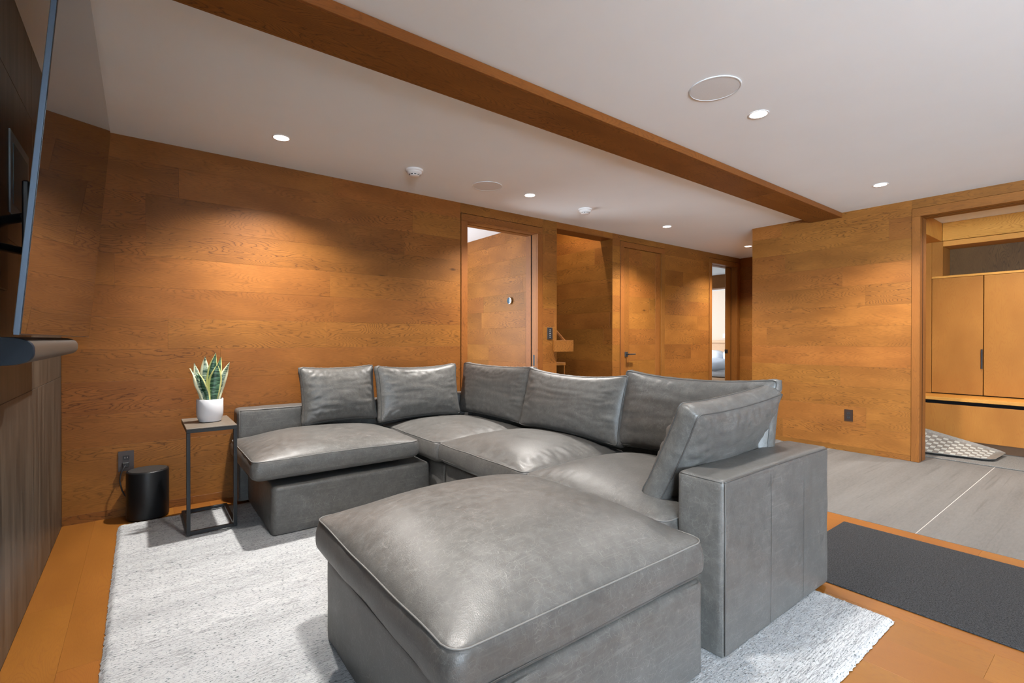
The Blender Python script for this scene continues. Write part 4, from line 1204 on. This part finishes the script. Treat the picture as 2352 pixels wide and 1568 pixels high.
# ------------------------------------------------------------------ subwoofer, outlets, switch, thermostat
sw = tag(empty('subwoofer', (0.032, 3.918, 0.001)), 'black cylindrical subwoofer on the floor by the outlet', 'speaker')
cx, cy = 0.032, 3.918
mb = MB(); mb.lathe([(0.098, 0.001), (0.100, 0.010), (0.108, 0.014), (0.108, 0.300), (0.1065, 0.306), (0.103, 0.309), (0.02, 0.309)], (cx, cy, 0), 72, sx=1.04, sy=0.99)
mb.build('body', plain('black_satin', (0.006, 0.0065, 0.0075), 0.38, spec=0.35), sw, smooth=True, angle=40)
mb = MB(); mb.lathe([(0.097, 0.3094), (0.097, 0.3102), (0.02, 0.3102)], (cx, cy, 0), 64, sx=1.04, sy=0.99); tag(mb.build('top_panel', plain('black_matte', (0.018, 0.017, 0.016), 0.6), sw), 'matte black top')
mb = MB(); mb.tube([(-0.083, YB - 0.034, 0.335), (-0.088, YB - 0.047, 0.328), (-0.105, YB - 0.047, 0.29), (-0.112, YB - 0.044, 0.24), (-0.100, YB - 0.052, 0.18), (-0.085, YB - 0.070, 0.15), (-0.072, YB - 0.095, 0.14)], 0.0042, 8)
mb.build('power_cord', M_blackplastic, sw, smooth=True)
mb = MB(); mb.box(-0.100, -0.064, YB - 0.034, YB - 0.0085, 0.320, 0.352, 0.003); mb.build('plug', M_blackplastic, sw)

def outlet(loc, u, nrm, label, w=0.075, h=0.12, mat_=M_black, plugged=False):
    """loc: plate centre on the wall; u = width direction; nrm = out of the wall"""
    t = tag(empty('wall_outlet', loc), label, 'outlet')
    u = Vector(u); nrm = Vector(nrm); z = Vector((0, 0, 1)); c = Vector(loc)
    def bx(mb, u0, u1, z0, z1, n0, n1):
        mb.add([c + u * a + z * b2 + nrm * d for d in (n0, n1) for b2 in (z0, z1) for a in (u0, u1)],
               [(0, 2, 3, 1), (4, 5, 7, 6), (0, 1, 5, 4), (2, 6, 7, 3), (0, 4, 6, 2), (1, 3, 7, 5)])
    mb = MB(); bx(mb, -w / 2, w / 2, -h / 2, h / 2, 0.0008, 0.006); mb.build('plate', mat_, t)
    for s in (-1, 1):
        mb = MB(); bx(mb, -0.017, 0.017, s * 0.021 - 0.015, s * 0.021 + 0.015, 0.0062, 0.0075); r = mb.build('socket', M_blackplastic, t)
        mb = MB()
        for k in (-0.006, 0.006): bx(mb, k - 0.001, k + 0.001, s * 0.021 - 0.004, s * 0.021 + 0.006, 0.0076, 0.0079)
        mb.build('slots', M_chrome, r)
    return t
outlet((-0.080, YB, 0.357), X3, (0, -1, 0), 'black wall outlet with a cord plugged in above the subwoofer', w=0.080, h=0.130, mat_=plain('bronze_plate', (0.045, 0.036, 0.036), 0.35))
outlet((XR, 1.863, 0.372), Y3, (-1, 0, 0), 'dark wall outlet low on the plank wall near the mudroom opening', mat_=plain('bronze_plate_dark', (0.030, 0.014, 0.008), 0.4))
ks = tag(empty('keypad_switch', (3.607, YB, 1.215)), 'black keypad light switch beside the stair opening', 'light switch')
mb = MB(); mb.box(3.570, 3.646, YB - 0.008, YB - 0.0008, 1.150, 1.282, 0.002); mb.build('plate', M_black, ks)
mb = MB()
for k in range(5):
    mb.box(3.598, 3.618 - 0.004 * (k % 2), YB - 0.0088, YB - 0.0081, 1.172 + 0.02 * k, 1.178 + 0.02 * k)
tag(mb.build('buttons', plain('button_print', (0.35, 0.35, 0.35), 0.5), ks), 'small pale button marks')

th = tag(empty('thermostat', (3.54, 4.66, 1.615)), 'round steel thermostat on the plank wall inside the left doorway', 'thermostat')
mb = MB(); mb.lathe([(0.040, -0.0005), (0.042, -0.004), (0.042, -0.022), (0.040, -0.026), (0.036, -0.027), (0.0355, -0.0255)], (3.54, 4.66, 1.615), 48, axis='x'); mb.build('ring', M_chrome, th, smooth=True, angle=40)
mb = MB(); mb.lathe([(0.035, -0.02), (0.035, -0.0275), (0.01, -0.0285)], (3.54, 4.66, 1.615), 48, axis='x')
tag(mb.build('display', plain('thermostat_glass', (0.05, 0.09, 0.13), 0.08), th, smooth=True, angle=40), 'dark glass display')
